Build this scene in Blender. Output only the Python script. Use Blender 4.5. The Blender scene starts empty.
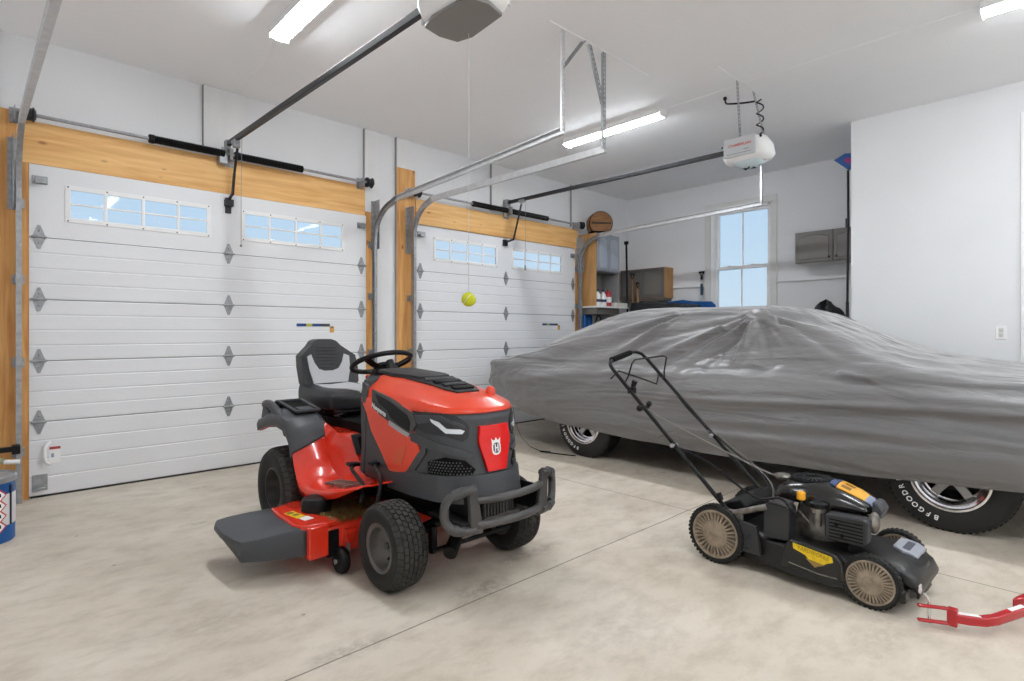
import bpy, bmesh, math, random
from mathutils import Vector, Matrix, noise
random.seed(7)
C = bpy.context.scene.collection
PI = math.pi

# ------------------------------------------------------------------ materials
def lin(c):
    c /= 255.0
    return c / 12.92 if c <= 0.04045 else ((c + 0.055) / 1.055) ** 2.4
def rgb(t): return (lin(t[0]), lin(t[1]), lin(t[2]), 1)
MATS = {}
def mat(name, col, rough=0.5, metal=0.0, var=0.0, scale=8.0, bump=0.0, bscale=80.0, coat=0.0, col2=None, stretch=None, spec=0.5, emit=0.0):
    if name in MATS: return MATS[name]
    m = bpy.data.materials.new(name); m.use_nodes = True
    nt = m.node_tree; b = nt.nodes['Principled BSDF']
    b.inputs['Base Color'].default_value = rgb(col)
    b.inputs['Roughness'].default_value = rough
    b.inputs['Metallic'].default_value = metal
    b.inputs['Coat Weight'].default_value = coat
    b.inputs['Specular IOR Level'].default_value = spec
    if emit:
        b.inputs['Emission Color'].default_value = rgb(col); b.inputs['Emission Strength'].default_value = emit
    tc = nt.nodes.new('ShaderNodeTexCoord')
    mp = nt.nodes.new('ShaderNodeMapping')
    if stretch: mp.inputs['Scale'].default_value = stretch
    nt.links.new(tc.outputs['Object'], mp.inputs['Vector'])
    n = nt.nodes.new('ShaderNodeTexNoise'); n.inputs['Scale'].default_value = scale; n.inputs['Detail'].default_value = 5
    nt.links.new(mp.outputs[0], n.inputs['Vector'])
    if var or col2:
        r = nt.nodes.new('ShaderNodeValToRGB')
        c2 = col2 if col2 else tuple(max(0, c * (1 - var)) for c in col)
        r.color_ramp.elements[0].position = 0.35; r.color_ramp.elements[1].position = 0.65
        r.color_ramp.elements[0].color = rgb(c2); r.color_ramp.elements[1].color = rgb(col)
        nt.links.new(n.outputs['Fac'], r.inputs['Fac']); nt.links.new(r.outputs[0], b.inputs['Base Color'])
    if bump:
        n2 = nt.nodes.new('ShaderNodeTexNoise'); n2.inputs['Scale'].default_value = bscale; n2.inputs['Detail'].default_value = 3
        nt.links.new(mp.outputs[0], n2.inputs['Vector'])
        bp = nt.nodes.new('ShaderNodeBump'); bp.inputs['Strength'].default_value = bump; bp.inputs['Distance'].default_value = 0.004
        nt.links.new(n2.outputs['Fac'], bp.inputs['Height']); nt.links.new(bp.outputs[0], b.inputs['Normal'])
    MATS[name] = m
    return m

WALL = mat('painted_drywall', (228, 229, 231), 0.7, var=0.015, scale=1.5, bump=0.15, bscale=60)
CEIL = mat('ceiling_paint', (248, 249, 251), 0.8, var=0.01, scale=1.0, bump=0.15, bscale=90)
DOORW = mat('white_door_steel', (228, 229, 232), 0.45, bump=0.25, bscale=40, stretch=(0.25, 1, 6))
TRIMW = mat('white_trim', (238, 238, 238), 0.4)
PAINTWOOD = mat('painted_board', (232, 232, 232), 0.6, var=0.04, scale=5, stretch=(1, 1, 0.3))
GALV = mat('galvanised_steel', (168, 170, 173), 0.4, 0.55, var=0.12, scale=30)
GALVW = mat('light_galvanised_rail', (205, 206, 208), 0.4, 0.35, var=0.06, scale=20)
DSTEEL = mat('dark_steel', (52, 52, 56), 0.4, 0.6)
BLACK = mat('black_plastic', (13, 13, 14), 0.5, spec=.3)
BLACKM = mat('matte_black', (8, 8, 8), 0.8, spec=.2)
DGREY = mat('dark_grey_plastic', (64, 66, 70), 0.5, bump=0.1, bscale=200)
MGREY = mat('charcoal_plastic', (41, 42, 45), 0.5, bump=0.1, bscale=200)
ORANGE = mat('orange_red_plastic', (226, 66, 34), 0.28, coat=0.3)
ORANGEP = mat('orange_red_steel', (218, 50, 28), 0.22, coat=0.5)
RED = mat('bright_red_plastic', (222, 18, 16), 0.25, coat=0.4)
REDP = mat('red_painted_steel', (176, 18, 30), 0.25, coat=0.5)
RUBBER = mat('tyre_rubber', (27, 26, 25), 0.75, var=0.25, scale=20, bump=0.2)
RUBBERL = mat('dusty_tread_rubber', (58, 56, 53), 0.8, var=0.3, scale=14, bump=0.2)
RIMG = mat('grey_wheel_rim', (112, 108, 106), 0.45, 0.5, var=0.2, scale=9)
CHROME = mat('chrome', (225, 225, 228), 0.09, 1.0)
SEATB = mat('black_vinyl', (34, 34, 37), 0.42, bump=0.15, bscale=150)
SEATG = mat('grey_vinyl', (184, 184, 187), 0.5, bump=0.15, bscale=150)
BUMP = mat('graphite_bumper', (82, 80, 80), 0.4, 0.3, var=0.1)
WHITE = mat('white_print', (240, 240, 240), 0.4)
YELLOW = mat('yellow_label', (236, 200, 20), 0.45, var=0.1, scale=60)
BLUE = mat('blue_plastic', (8, 82, 150), 0.45)
TEAL = mat('dark_teal_grip', (18, 62, 82), 0.5)
GREYCAB = mat('grey_cabinet_paint', (112, 108, 104), 0.45, var=0.03)
GREYCABP = mat('grey_cabinet_panel', (124, 119, 114), 0.45, var=0.03)
LGREYCAB = mat('pale_blue_grey_cabinet', (158, 164, 174), 0.4, var=0.05)
TAN = mat('tan_hub_plastic', (158, 142, 122), 0.6, var=0.2, scale=25)
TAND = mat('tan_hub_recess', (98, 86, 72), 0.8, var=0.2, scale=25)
MOWER = mat('black_painted_deck', (34, 33, 32), 0.42, var=0.25, scale=12, bump=0.1)
MOWERG = mat('glossy_engine_shroud', (22, 22, 20), 0.22, coat=0.3, var=0.15)
ALU = mat('cast_aluminium', (150, 145, 138), 0.45, 0.8, var=0.25, scale=30)
LENS = mat('clear_lamp_lens', (225, 230, 235), 0.12, coat=1.0)
TENNIS = mat('tennis_felt', (196, 200, 40), 0.9, bump=0.5, bscale=300)
BAG = mat('black_bin_bag', (28, 28, 30), 0.32, bump=0.5, bscale=30)
CREAM = mat('white_cord', (215, 215, 212), 0.6)
BINL = mat('black_bin', (32, 33, 36), 0.55)
SEAM = mat('gasket_rubber', (40, 40, 42), 0.8)

def wood(name, base, dark, axis):
    m = bpy.data.materials.new(name); m.use_nodes = True; nt = m.node_tree; b = nt.nodes['Principled BSDF']
    tc = nt.nodes.new('ShaderNodeTexCoord'); mp = nt.nodes.new('ShaderNodeMapping')
    mp.inputs['Scale'].default_value = (0.9, 12, 12) if axis == 'x' else (12, 12, 0.9)
    nt.links.new(tc.outputs['Object'], mp.inputs['Vector'])
    n = nt.nodes.new('ShaderNodeTexNoise'); n.inputs['Scale'].default_value = 2.2; n.inputs['Detail'].default_value = 7; n.inputs['Distortion'].default_value = 0.6
    nt.links.new(mp.outputs[0], n.inputs['Vector'])
    r = nt.nodes.new('ShaderNodeValToRGB'); r.color_ramp.elements[0].position = 0.3; r.color_ramp.elements[1].position = 0.68
    r.color_ramp.elements[0].color = rgb(dark); r.color_ramp.elements[1].color = rgb(base)
    nt.links.new(n.outputs['Fac'], r.inputs['Fac'])
    mp2 = nt.nodes.new('ShaderNodeMapping'); mp2.inputs['Scale'].default_value = (2.6, 1, 5.5) if axis == 'x' else (5.5, 1, 2.6)
    nt.links.new(tc.outputs['Object'], mp2.inputs['Vector'])
    v = nt.nodes.new('ShaderNodeTexVoronoi'); v.inputs['Scale'].default_value = 1.3
    nt.links.new(mp2.outputs[0], v.inputs['Vector'])
    r2 = nt.nodes.new('ShaderNodeValToRGB'); r2.color_ramp.elements[0].position = 0.045; r2.color_ramp.elements[1].position = 0.13
    r2.color_ramp.elements[0].color = rgb((150, 92, 44)); r2.color_ramp.elements[1].color = (1, 1, 1, 1)
    nt.links.new(v.outputs['Distance'], r2.inputs['Fac'])
    mx = nt.nodes.new('ShaderNodeMixRGB'); mx.blend_type = 'MULTIPLY'; mx.inputs[0].default_value = 0.75
    nt.links.new(r.outputs[0], mx.inputs[1]); nt.links.new(r2.outputs[0], mx.inputs[2]); nt.links.new(mx.outputs[0], b.inputs['Base Color'])
    b.inputs['Roughness'].default_value = 0.6
    return m
PINEX = wood('pine_lumber', (242, 196, 130), (218, 160, 92), 'x')
PINEZ = wood('pine_stud', (226, 172, 104), (190, 128, 66), 'z')
CABWOOD = mat('maple_veneer', (196, 148, 92), 0.5, var=0.15, scale=4, stretch=(4, 4, 0.6))
ROUNDWOOD = mat('varnished_oak', (160, 106, 52), 0.4, var=0.25, scale=6, stretch=(1, 1, 5))

def concrete():
    m = bpy.data.materials.new('concrete_slab'); m.use_nodes = True; nt = m.node_tree; b = nt.nodes['Principled BSDF']
    N, Lk = nt.nodes.new, nt.links.new
    g = N('ShaderNodeNewGeometry'); sp = N('ShaderNodeSeparateXYZ'); Lk(g.outputs['Position'], sp.inputs[0])
    n1 = N('ShaderNodeTexNoise'); n1.inputs['Scale'].default_value = 1.1; n1.inputs['Detail'].default_value = 8; n1.inputs['Roughness'].default_value = 0.62; Lk(g.outputs['Position'], n1.inputs['Vector'])
    r1 = N('ShaderNodeValToRGB'); e = r1.color_ramp.elements
    e[0].position = 0.32; e[0].color = rgb((190, 179, 163)); e[1].position = 0.68; e[1].color = rgb((216, 207, 193))
    Lk(n1.outputs['Fac'], r1.inputs['Fac'])
    mp = N('ShaderNodeMapping'); mp.inputs['Scale'].default_value = (1.0, 1.8, 1); mp.inputs['Rotation'].default_value = (0, 0, 0.75); Lk(g.outputs['Position'], mp.inputs['Vector'])
    n2 = N('ShaderNodeTexNoise'); n2.inputs['Scale'].default_value = 4.5; n2.inputs['Detail'].default_value = 9; n2.inputs['Roughness'].default_value = 0.7; Lk(mp.outputs[0], n2.inputs['Vector'])
    r2 = N('ShaderNodeValToRGB'); e = r2.color_ramp.elements
    e[0].position = 0.30; e[0].color = rgb((222, 218, 213)); e[1].position = 0.55; e[1].color = (1, 1, 1, 1); Lk(n2.outputs['Fac'], r2.inputs['Fac'])
    mx = N('ShaderNodeMixRGB'); mx.blend_type = 'MULTIPLY'; mx.inputs[0].default_value = 0.8; Lk(r1.outputs[0], mx.inputs[1]); Lk(r2.outputs[0], mx.inputs[2])
    cur = mx.outputs[0]
    n3 = N('ShaderNodeTexNoise'); n3.inputs['Scale'].default_value = 16; n3.inputs['Detail'].default_value = 6; n3.inputs['Roughness'].default_value = 0.75; Lk(g.outputs['Position'], n3.inputs['Vector'])
    def math_(op, a, bb=None, c=None):
        q = N('ShaderNodeMath'); q.operation = op
        for i, s in enumerate((a, bb, c)):
            if s is None: continue
            if isinstance(s, (int, float)): q.inputs[i].default_value = s
            else: Lk(s, q.inputs[i])
        return q.outputs[0]
    # oily marks and scuffs that lie on the slab
    for (x, y, rx, ry, k) in [(1.02, 2.0, .17, .07, .55), (1.75, 2.05, .16, .1, .6), (2.12, 2.2, .2, .06, .55), (1.0, 4.0, .1, .04, .6), (.86, 4.85, .05, .03, .5), (1.28, 4.9, .1, .05, .5), (2.35, 2.2, .12, .05, .5),
                              (3.9, 3.15, .28, .12, .4), (4.3, 2.65, .25, .1, .4), (2.7, .62, .3, .12, .3), (1.9, 1.35, .3, .2, .22), (.75, 2.6, .35, .15, .22), (2.75, 2.7, .2, .08, .25), (3.1, 1.2, .4, .2, .22)]:
        dx = math_('MULTIPLY', math_('SUBTRACT', sp.outputs[0], x), 1 / rx); dy = math_('MULTIPLY', math_('SUBTRACT', sp.outputs[1], y), 1 / ry)
        d = math_('SQRT', math_('ADD', math_('MULTIPLY', dx, dx), math_('MULTIPLY', dy, dy)))
        v = math_('SUBTRACT', 1.25, d)
        v = math_('MULTIPLY', math_('MAXIMUM', v, 0.0), math_('MAXIMUM', math_('MULTIPLY', math_('SUBTRACT', n3.outputs['Fac'], 0.40), 4.0), 0.0))
        v = math_('MINIMUM', math_('MULTIPLY', v, k), k)
        q = N('ShaderNodeMixRGB'); Lk(v, q.inputs[0]); Lk(cur, q.inputs[1]); q.inputs[2].default_value = rgb((96, 86, 74)); cur = q.outputs[0]
    # sawn control joints of the slab
    wob = math_('MULTIPLY', math_('SUBTRACT', n1.outputs['Fac'], .5), 0.03)
    for ax, pos in ((1, 1.98), (0, 3.53), (1, -1.9), (0, -.3)):
        d = math_('ABSOLUTE', math_('SUBTRACT', math_('ADD', sp.outputs[ax], wob), pos))
        v = math_('LESS_THAN', d, 0.0042)
        q = N('ShaderNodeMixRGB'); Lk(math_('MULTIPLY', v, .75), q.inputs[0]); Lk(cur, q.inputs[1]); q.inputs[2].default_value = rgb((92, 82, 70)); cur = q.outputs[0]
    # specks
    vo = N('ShaderNodeTexVoronoi'); vo.inputs['Scale'].default_value = 2.6; Lk(g.outputs['Position'], vo.inputs['Vector'])
    v = math_('MULTIPLY', math_('LESS_THAN', vo.outputs['Distance'], .03), .55)
    q = N('ShaderNodeMixRGB'); Lk(v, q.inputs[0]); Lk(cur, q.inputs[1]); q.inputs[2].default_value = rgb((120, 104, 86)); cur = q.outputs[0]
    Lk(cur, b.inputs['Base Color'])
    b.inputs['Roughness'].default_value = 0.62
    bp = N('ShaderNodeBump'); bp.inputs['Strength'].default_value = 0.25; bp.inputs['Distance'].default_value = 0.003; Lk(n2.outputs['Fac'], bp.inputs['Height']); Lk(bp.outputs[0], b.inputs['Normal'])
    return m
CONC = concrete()

def glassmat():
    m = bpy.data.materials.new('window_glass'); m.use_nodes = True; nt = m.node_tree
    for n in list(nt.nodes): nt.nodes.remove(n)
    o = nt.nodes.new('ShaderNodeOutputMaterial'); t = nt.nodes.new('ShaderNodeBsdfTransparent'); g = nt.nodes.new('ShaderNodeBsdfGlossy'); mx = nt.nodes.new('ShaderNodeMixShader')
    t.inputs[0].default_value = (.95, .97, .98, 1); g.inputs['Roughness'].default_value = 0.02; mx.inputs[0].default_value = 0.006
    nt.links.new(t.outputs[0], mx.inputs[1]); nt.links.new(g.outputs[0], mx.inputs[2]); nt.links.new(mx.outputs[0], o.inputs[0])
    return m
GLASS = glassmat()

def covermat():
    m = bpy.data.materials.new('woven_cover_cloth'); m.use_nodes = True; nt = m.node_tree; b = nt.nodes['Principled BSDF']
    b.inputs['Base Color'].default_value = rgb((119, 118, 119)); b.inputs['Roughness'].default_value = 0.36
    b.inputs['Sheen Weight'].default_value = 0.8; b.inputs['Sheen Roughness'].default_value = 0.35
    tc = nt.nodes.new('ShaderNodeTexCoord')
    mp = nt.nodes.new('ShaderNodeMapping'); mp.inputs['Scale'].default_value = (1, .5, 1.6); mp.inputs['Rotation'].default_value = (.45, 0, 0)
    nt.links.new(tc.outputs['Object'], mp.inputs['Vector'])
    n = nt.nodes.new('ShaderNodeTexNoise'); n.inputs['Scale'].default_value = 7; n.inputs['Detail'].default_value = 6; n.inputs['Distortion'].default_value = 1.2
    nt.links.new(mp.outputs[0], n.inputs['Vector'])
    bp = nt.nodes.new('ShaderNodeBump'); bp.inputs['Strength'].default_value = 0.55; bp.inputs['Distance'].default_value = 0.02
    nt.links.new(n.outputs['Fac'], bp.inputs['Height'])
    mp2 = nt.nodes.new('ShaderNodeMapping'); mp2.inputs['Scale'].default_value = (1.2, .5, 3.4); mp2.inputs['Rotation'].default_value = (.12, 0, 0)
    nt.links.new(tc.outputs['Object'], mp2.inputs['Vector'])
    n2 = nt.nodes.new('ShaderNodeTexNoise'); n2.inputs['Scale'].default_value = 1.5; n2.inputs['Detail'].default_value = 2; n2.inputs['Distortion'].default_value = 1.0
    nt.links.new(mp2.outputs[0], n2.inputs['Vector'])
    bp2 = nt.nodes.new('ShaderNodeBump'); bp2.inputs['Strength'].default_value = 0.5; bp2.inputs['Distance'].default_value = 0.09
    nt.links.new(n2.outputs['Fac'], bp2.inputs['Height']); nt.links.new(bp.outputs[0], bp2.inputs['Normal']); nt.links.new(bp2.outputs[0], b.inputs['Normal'])
    return m
COVER = covermat()

def emis(name, col, s):
    m = bpy.data.materials.new(name); m.use_nodes = True; b = m.node_tree.nodes['Principled BSDF']
    b.inputs['Base Color'].default_value = (1, 1, 1, 1); b.inputs['Emission Color'].default_value = rgb(col); b.inputs['Emission Strength'].default_value = s
    return m
LED = emis('lit_diffuser', (246, 251, 255), 78.0)

# ------------------------------------------------------------------ mesh builder
def wloc(o):
    v = Vector((0, 0, 0))
    while o: v += o.location; o = o.parent
    return v
class M:
    def __init__(s): s.bm = bmesh.new()
    def box(s, x0, x1, y0, y1, z0, z1):
        m = Matrix.Translation(((x0 + x1) / 2, (y0 + y1) / 2, (z0 + z1) / 2)) @ Matrix.Diagonal((abs(x1 - x0), abs(y1 - y0), abs(z1 - z0), 1))
        bmesh.ops.create_cube(s.bm, size=1, matrix=m); return s
    def obb(s, c, size, rot=(0, 0, 0)):
        from mathutils import Euler
        m = Matrix.Translation(c) @ Euler(rot).to_matrix().to_4x4() @ Matrix.Diagonal((*size, 1))
        bmesh.ops.create_cube(s.bm, size=1, matrix=m); return s
    def ball(s, c, r, u=20, v=12, sc=(1, 1, 1)):
        bmesh.ops.create_uvsphere(s.bm, u_segments=u, v_segments=v, radius=r, matrix=Matrix.Translation(c) @ Matrix.Diagonal((*sc, 1))); return s
    def grid(s, rows, closeu=False, closev=False, cap=False):
        """rows: list of lists of points; quads between them"""
        V = [[s.bm.verts.new(p) for p in r] for r in rows]
        nr, nc = len(V), len(V[0])
        for i in range(nr if closev else nr - 1):
            for j in range(nc if closeu else nc - 1):
                a, b, c, d = V[i][j], V[i][(j + 1) % nc], V[(i + 1) % nr][(j + 1) % nc], V[(i + 1) % nr][j]
                try: s.bm.faces.new((a, b, c, d))
                except ValueError: pass
        if cap:
            for r in (V[0], V[-1]):
                try: s.bm.faces.new(r)
                except ValueError: pass
        return s
    def tube(s, pts, r, n=10, closed=False, sx=1.0, smooth=0, up=None):
        pts = [Vector(p) for p in pts]
        if smooth: pts = crom(pts, smooth, closed)
        rr = r if isinstance(r, (list, tuple)) else None
        rows = []; N = len(pts); u = None
        for i, p in enumerate(pts):
            if closed: t = (pts[(i + 1) % N] - pts[i - 1])
            else: t = pts[min(i + 1, N - 1)] - pts[max(i - 1, 0)]
            t.normalize()
            if u is None:
                a = Vector(up) if up else (Vector((0, 0, 1)) if abs(t.z) < .9 else Vector((1, 0, 0)))
                u = (a - t * a.dot(t)).normalized()
            else:
                u = (u - t * u.dot(t)).normalized()
            w = t.cross(u)
            R = (rr[min(int(i * len(rr) / N), len(rr) - 1)] if rr else r)
            rows.append([p + u * (R * math.cos(2 * PI * k / n)) * sx + w * (R * math.sin(2 * PI * k / n)) for k in range(n)])
        s.grid(rows, closeu=True, closev=closed, cap=not closed); return s
    def strip(s, pts, w, h, side=(1, 0, 0)):
        """a flat bar of section w (along side) x h swept along pts"""
        pts = [Vector(p) for p in pts]; sd = Vector(side); rows = []
        for i, p in enumerate(pts):
            t = (pts[min(i + 1, len(pts) - 1)] - pts[max(i - 1, 0)]).normalized()
            n = sd.cross(t).normalized(); b = sd
            rows.append([p + b * w / 2 + n * h / 2, p - b * w / 2 + n * h / 2, p - b * w / 2 - n * h / 2, p + b * w / 2 - n * h / 2])
        s.grid(rows, closeu=True, cap=True); return s
    def lathe(s, prof, o, axis='x', n=40, sgn=1, closed=False):
        """prof: (radius, offset along axis)"""
        o = Vector(o); rows = []
        for k in range(n):
            a = 2 * PI * k / n; row = []
            for r, h in prof:
                c, d = r * math.cos(a), r * math.sin(a); h *= sgn
                row.append(o + (Vector((h, c, d)) if axis == 'x' else Vector((c, d, h)) if axis == 'z' else Vector((c, h, d))))
            rows.append(row)
        s.grid(rows, closev=True, closeu=closed)
        bmesh.ops.remove_doubles(s.bm, verts=s.bm.verts, dist=1e-5)
        return s
    def prism(s, poly, axis, a, b):
        """poly in the other two axes (x:(y,z) y:(x,z) z:(x,y))"""
        def P(p, h): return (h, p[0], p[1]) if axis == 'x' else (p[0], h, p[1]) if axis == 'y' else (p[0], p[1], h)
        v0 = [s.bm.verts.new(P(p, a)) for p in poly]; v1 = [s.bm.verts.new(P(p, b)) for p in poly]
        s.bm.faces.new(v0); s.bm.faces.new(v1[::-1]); n = len(poly)
        for i in range(n): s.bm.faces.new((v0[i], v1[i], v1[(i + 1) % n], v0[(i + 1) % n]))
        return s
    def patch(s, poly, fn, off, th, cell=.03):
        """a plate of outline poly laid over the surface fn(a, b, offset)"""
        t = bmesh.new(); vs = [t.verts.new((p[0], p[1], 0)) for p in poly]; t.faces.new(vs)
        for ax in (0, 1):
            lo = min(p[ax] for p in poly); hi = max(p[ax] for p in poly); k = math.floor(lo / cell) + 1
            while k * cell < hi - 1e-6:
                no = (1, 0, 0) if ax == 0 else (0, 1, 0); co = (k * cell, 0, 0) if ax == 0 else (0, k * cell, 0)
                bmesh.ops.bisect_plane(t, geom=t.verts[:] + t.edges[:] + t.faces[:], dist=1e-6, plane_co=co, plane_no=no); k += 1
        t.verts.index_update()
        A = [s.bm.verts.new(fn(v.co.x, v.co.y, off)) for v in t.verts]; B = [s.bm.verts.new(fn(v.co.x, v.co.y, off - th)) for v in t.verts]
        for f in t.faces:
            i = [v.index for v in f.verts]; s.bm.faces.new([A[k] for k in i]); s.bm.faces.new([B[k] for k in reversed(i)])
        for e in t.edges:
            if e.is_boundary:
                i, j = e.verts[0].index, e.verts[1].index; s.bm.faces.new((A[i], A[j], B[j], B[i]))
        t.free(); return s
    def text(s, body, size, M4, ext=.0006, bold=False, fit=None):
        cu = bpy.data.curves.new('lettering', 'FONT'); cu.body = body; cu.size = size; cu.extrude = ext; cu.align_x = 'CENTER'; cu.align_y = 'CENTER'
        if bold: cu.offset = size * .018
        o = bpy.data.objects.new('tmp', cu); C.objects.link(o)
        dg = bpy.context.evaluated_depsgraph_get(); me = bpy.data.meshes.new_from_object(o.evaluated_get(dg))
        bpy.data.objects.remove(o); bpy.data.curves.remove(cu)
        if fit:
            xs = [v.co.x for v in me.vertices]; w = max(xs) - min(xs)
            if w > 0: me.transform(Matrix.Diagonal((fit / w, 1, 1, 1)))
        me.transform(M4); s.bm.from_mesh(me); bpy.data.meshes.remove(me); return s
    def xf(s, M4): bmesh.ops.transform(s.bm, matrix=M4, verts=s.bm.verts); return s
    def build(s, name, m, parent=None, ang=35, bevel=0, seg=2, sub=0, solid=0, origin=None):
        bm = s.bm
        bmesh.ops.recalc_face_normals(bm, faces=bm.faces)
        if parent is not None: off = wloc(parent)
        elif origin is not None: off = Vector(origin)
        else:
            xs = [v.co for v in bm.verts]
            off = Vector(((min(v.x for v in xs) + max(v.x for v in xs)) / 2, (min(v.y for v in xs) + max(v.y for v in xs)) / 2, min(v.z for v in xs)))
        bmesh.ops.translate(bm, verts=bm.verts, vec=-off)
        me = bpy.data.meshes.new(name); bm.to_mesh(me); bm.free()
        me.shade_smooth()
        if ang < 180: me.set_sharp_from_angle(angle=math.radians(ang))
        for x in (m if isinstance(m, list) else [m]): me.materials.append(x)
        o = bpy.data.objects.new(name, me); C.objects.link(o)
        if parent is not None: o.parent = parent
        else: o.location = off
        if solid:
            q = o.modifiers.new('solid', 'SOLIDIFY'); q.thickness = solid; q.offset = -1
        if bevel:
            q = o.modifiers.new('bevel', 'BEVEL'); q.width = bevel; q.segments = seg; q.limit_method = 'ANGLE'; q.angle_limit = math.radians(30); q.harden_normals = False
        if sub:
            q = o.modifiers.new('sub', 'SUBSURF'); q.levels = sub; q.render_levels = sub
        return o
def crom(pts, k, closed=False):
    out = []; n = len(pts)
    for i in range(n if closed else n - 1):
        p0 = pts[(i - 1) % n] if closed or i > 0 else pts[0]; p1 = pts[i]; p2 = pts[(i + 1) % n]; p3 = pts[(i + 2) % n] if closed or i + 2 < n else pts[-1]
        for j in range(k):
            t = j / k
            out.append(.5 * ((2 * p1) + (p2 - p0) * t + (2 * p0 - 5 * p1 + 4 * p2 - p3) * t * t + (3 * p1 - p0 - 3 * p2 + p3) * t ** 3))
    if not closed: out.append(pts[-1].copy())
    return out
def interp(tab, x):
    if x <= tab[0][0]: return tab[0][1]
    for (a, va), (b, vb) in zip(tab, tab[1:]):
        if x <= b:
            t = (x - a) / (b - a)
            return va + (vb - va) * t
    return tab[-1][1]
def sinterp(tab, x):
    """catmull-rom through (x, value)"""
    n = len(tab)
    if x <= tab[0][0]: return tab[0][1]
    if x >= tab[-1][0]: return tab[-1][1]
    for i in range(n - 1):
        if tab[i][0] <= x <= tab[i + 1][0]:
            x0, y0 = tab[i]; x1, y1 = tab[i + 1]; h = x1 - x0
            m0 = (y1 - tab[i - 1][1]) / (x1 - tab[i - 1][0]) if i else (y1 - y0) / h
            m1 = (tab[i + 2][1] - y0) / (tab[i + 2][0] - x0) if i + 2 < n else (y1 - y0) / h
            t = (x - x0) / h; t2, t3 = t * t, t ** 3
            return (2 * t3 - 3 * t2 + 1) * y0 + (t3 - 2 * t2 + t) * h * m0 + (-2 * t3 + 3 * t2) * y1 + (t3 - t2) * h * m1
def resample(pts, n):
    L = [0]
    for a, b in zip(pts, pts[1:]): L.append(L[-1] + math.dist(a, b))
    out = []
    for k in range(n):
        t = L[-1] * k / (n - 1); i = 0
        while i < len(L) - 2 and L[i + 1] < t: i += 1
        f = (t - L[i]) / max(1e-9, L[i + 1] - L[i])
        out.append(tuple(a + (b - a) * f for a, b in zip(pts[i], pts[i + 1])))
    return out
def rrect(x0, x1, y0, y1, r, n=5):
    out = []
    for cx, cy, a0 in ((x1 - r, y1 - r, 0), (x0 + r, y1 - r, 90), (x0 + r, y0 + r, 180), (x1 - r, y0 + r, 270)):
        for k in range(n + 1):
            a = math.radians(a0 + 90 * k / n); out.append((cx + r * math.cos(a), cy + r * math.sin(a)))
    return out
def tag(o, label=None, cat=None, group=None, kind=None):
    if label: o['label'] = label
    if cat: o['category'] = cat
    if group: o['group'] = group
    if kind: o['kind'] = kind
    return o
def thing(name, loc, label=None, cat=None, group=None, kind=None):
    o = bpy.data.objects.new(name, None); C.objects.link(o); o.location = loc; o.empty_display_size = .1
    return tag(o, label, cat, group, kind)
def copy_tree(o, parent=None):
    c = o.copy(); C.objects.link(c)
    if parent: c.parent = parent
    for ch in [q for q in bpy.data.objects if q.parent == o]: copy_tree(ch, c)
    return c
def struct(o): o['kind'] = 'structure'; return o

# ------------------------------------------------------------------ the room
HC = 3.38; YF = 5.42; YW = 5.455; XW = 7.77; XR = 6.53; XL = -.55; YB = -3.6
struct(M().box(XL - .15, XW + .15, YB - .15, YW + .15, -.12, 0).build('floor', CONC))
struct(M().box(XL - .15, XW + .15, YB - .15, YW + .15, HC, HC + .12).build('ceiling', CEIL))
o = M()
D1 = (.27, 2.99); D2 = (3.62, 6.40); DH = 2.455
for x0, x1 in ((XL - .15, D1[0] + .03), (D1[1] - .03, D2[0] + .03), (D2[1] - .03, XW + .15)): o.box(x0, x1, YW, YW + .15, 0, HC)
for x0, x1 in (D1, D2): o.box(x0 + .03, x1 - .03, YW, YW + .15, DH - .02, HC)
struct(o.build('wall_front', WALL))
struct(M().box(XL - .15, XL, YB, YW, 0, HC).build('wall_left', WALL))
struct(M().box(XL, XR, YB - .15, YB, 0, HC).build('wall_rear', WALL))
struct(M().box(XR, XR + .12, YB, 1.83, 0, HC).box(XR + .12, XW, 1.71, 1.83, 0, HC).build('wall_right', WALL))
# window wall with its opening
WY0, WY1, WZ0, WZ1 = 3.14, 4.0, 1.15, 2.98
o = M().box(XW, XW + .15, 1.71, WY0, 0, HC).box(XW, XW + .15, WY1, YW, 0, HC).box(XW, XW + .15, WY0, WY1, 0, WZ0).box(XW, XW + .15, WY0, WY1, WZ1, HC)
struct(o.build('wall_far', WALL))
o = struct(M().prism([(-30, -30), (40, -30), (40, 40), (-30, 40)], 'z', -.35, -.3).build('ground', mat('snowy_ground', (205, 205, 205), .9, var=.1, scale=.5)))
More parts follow.
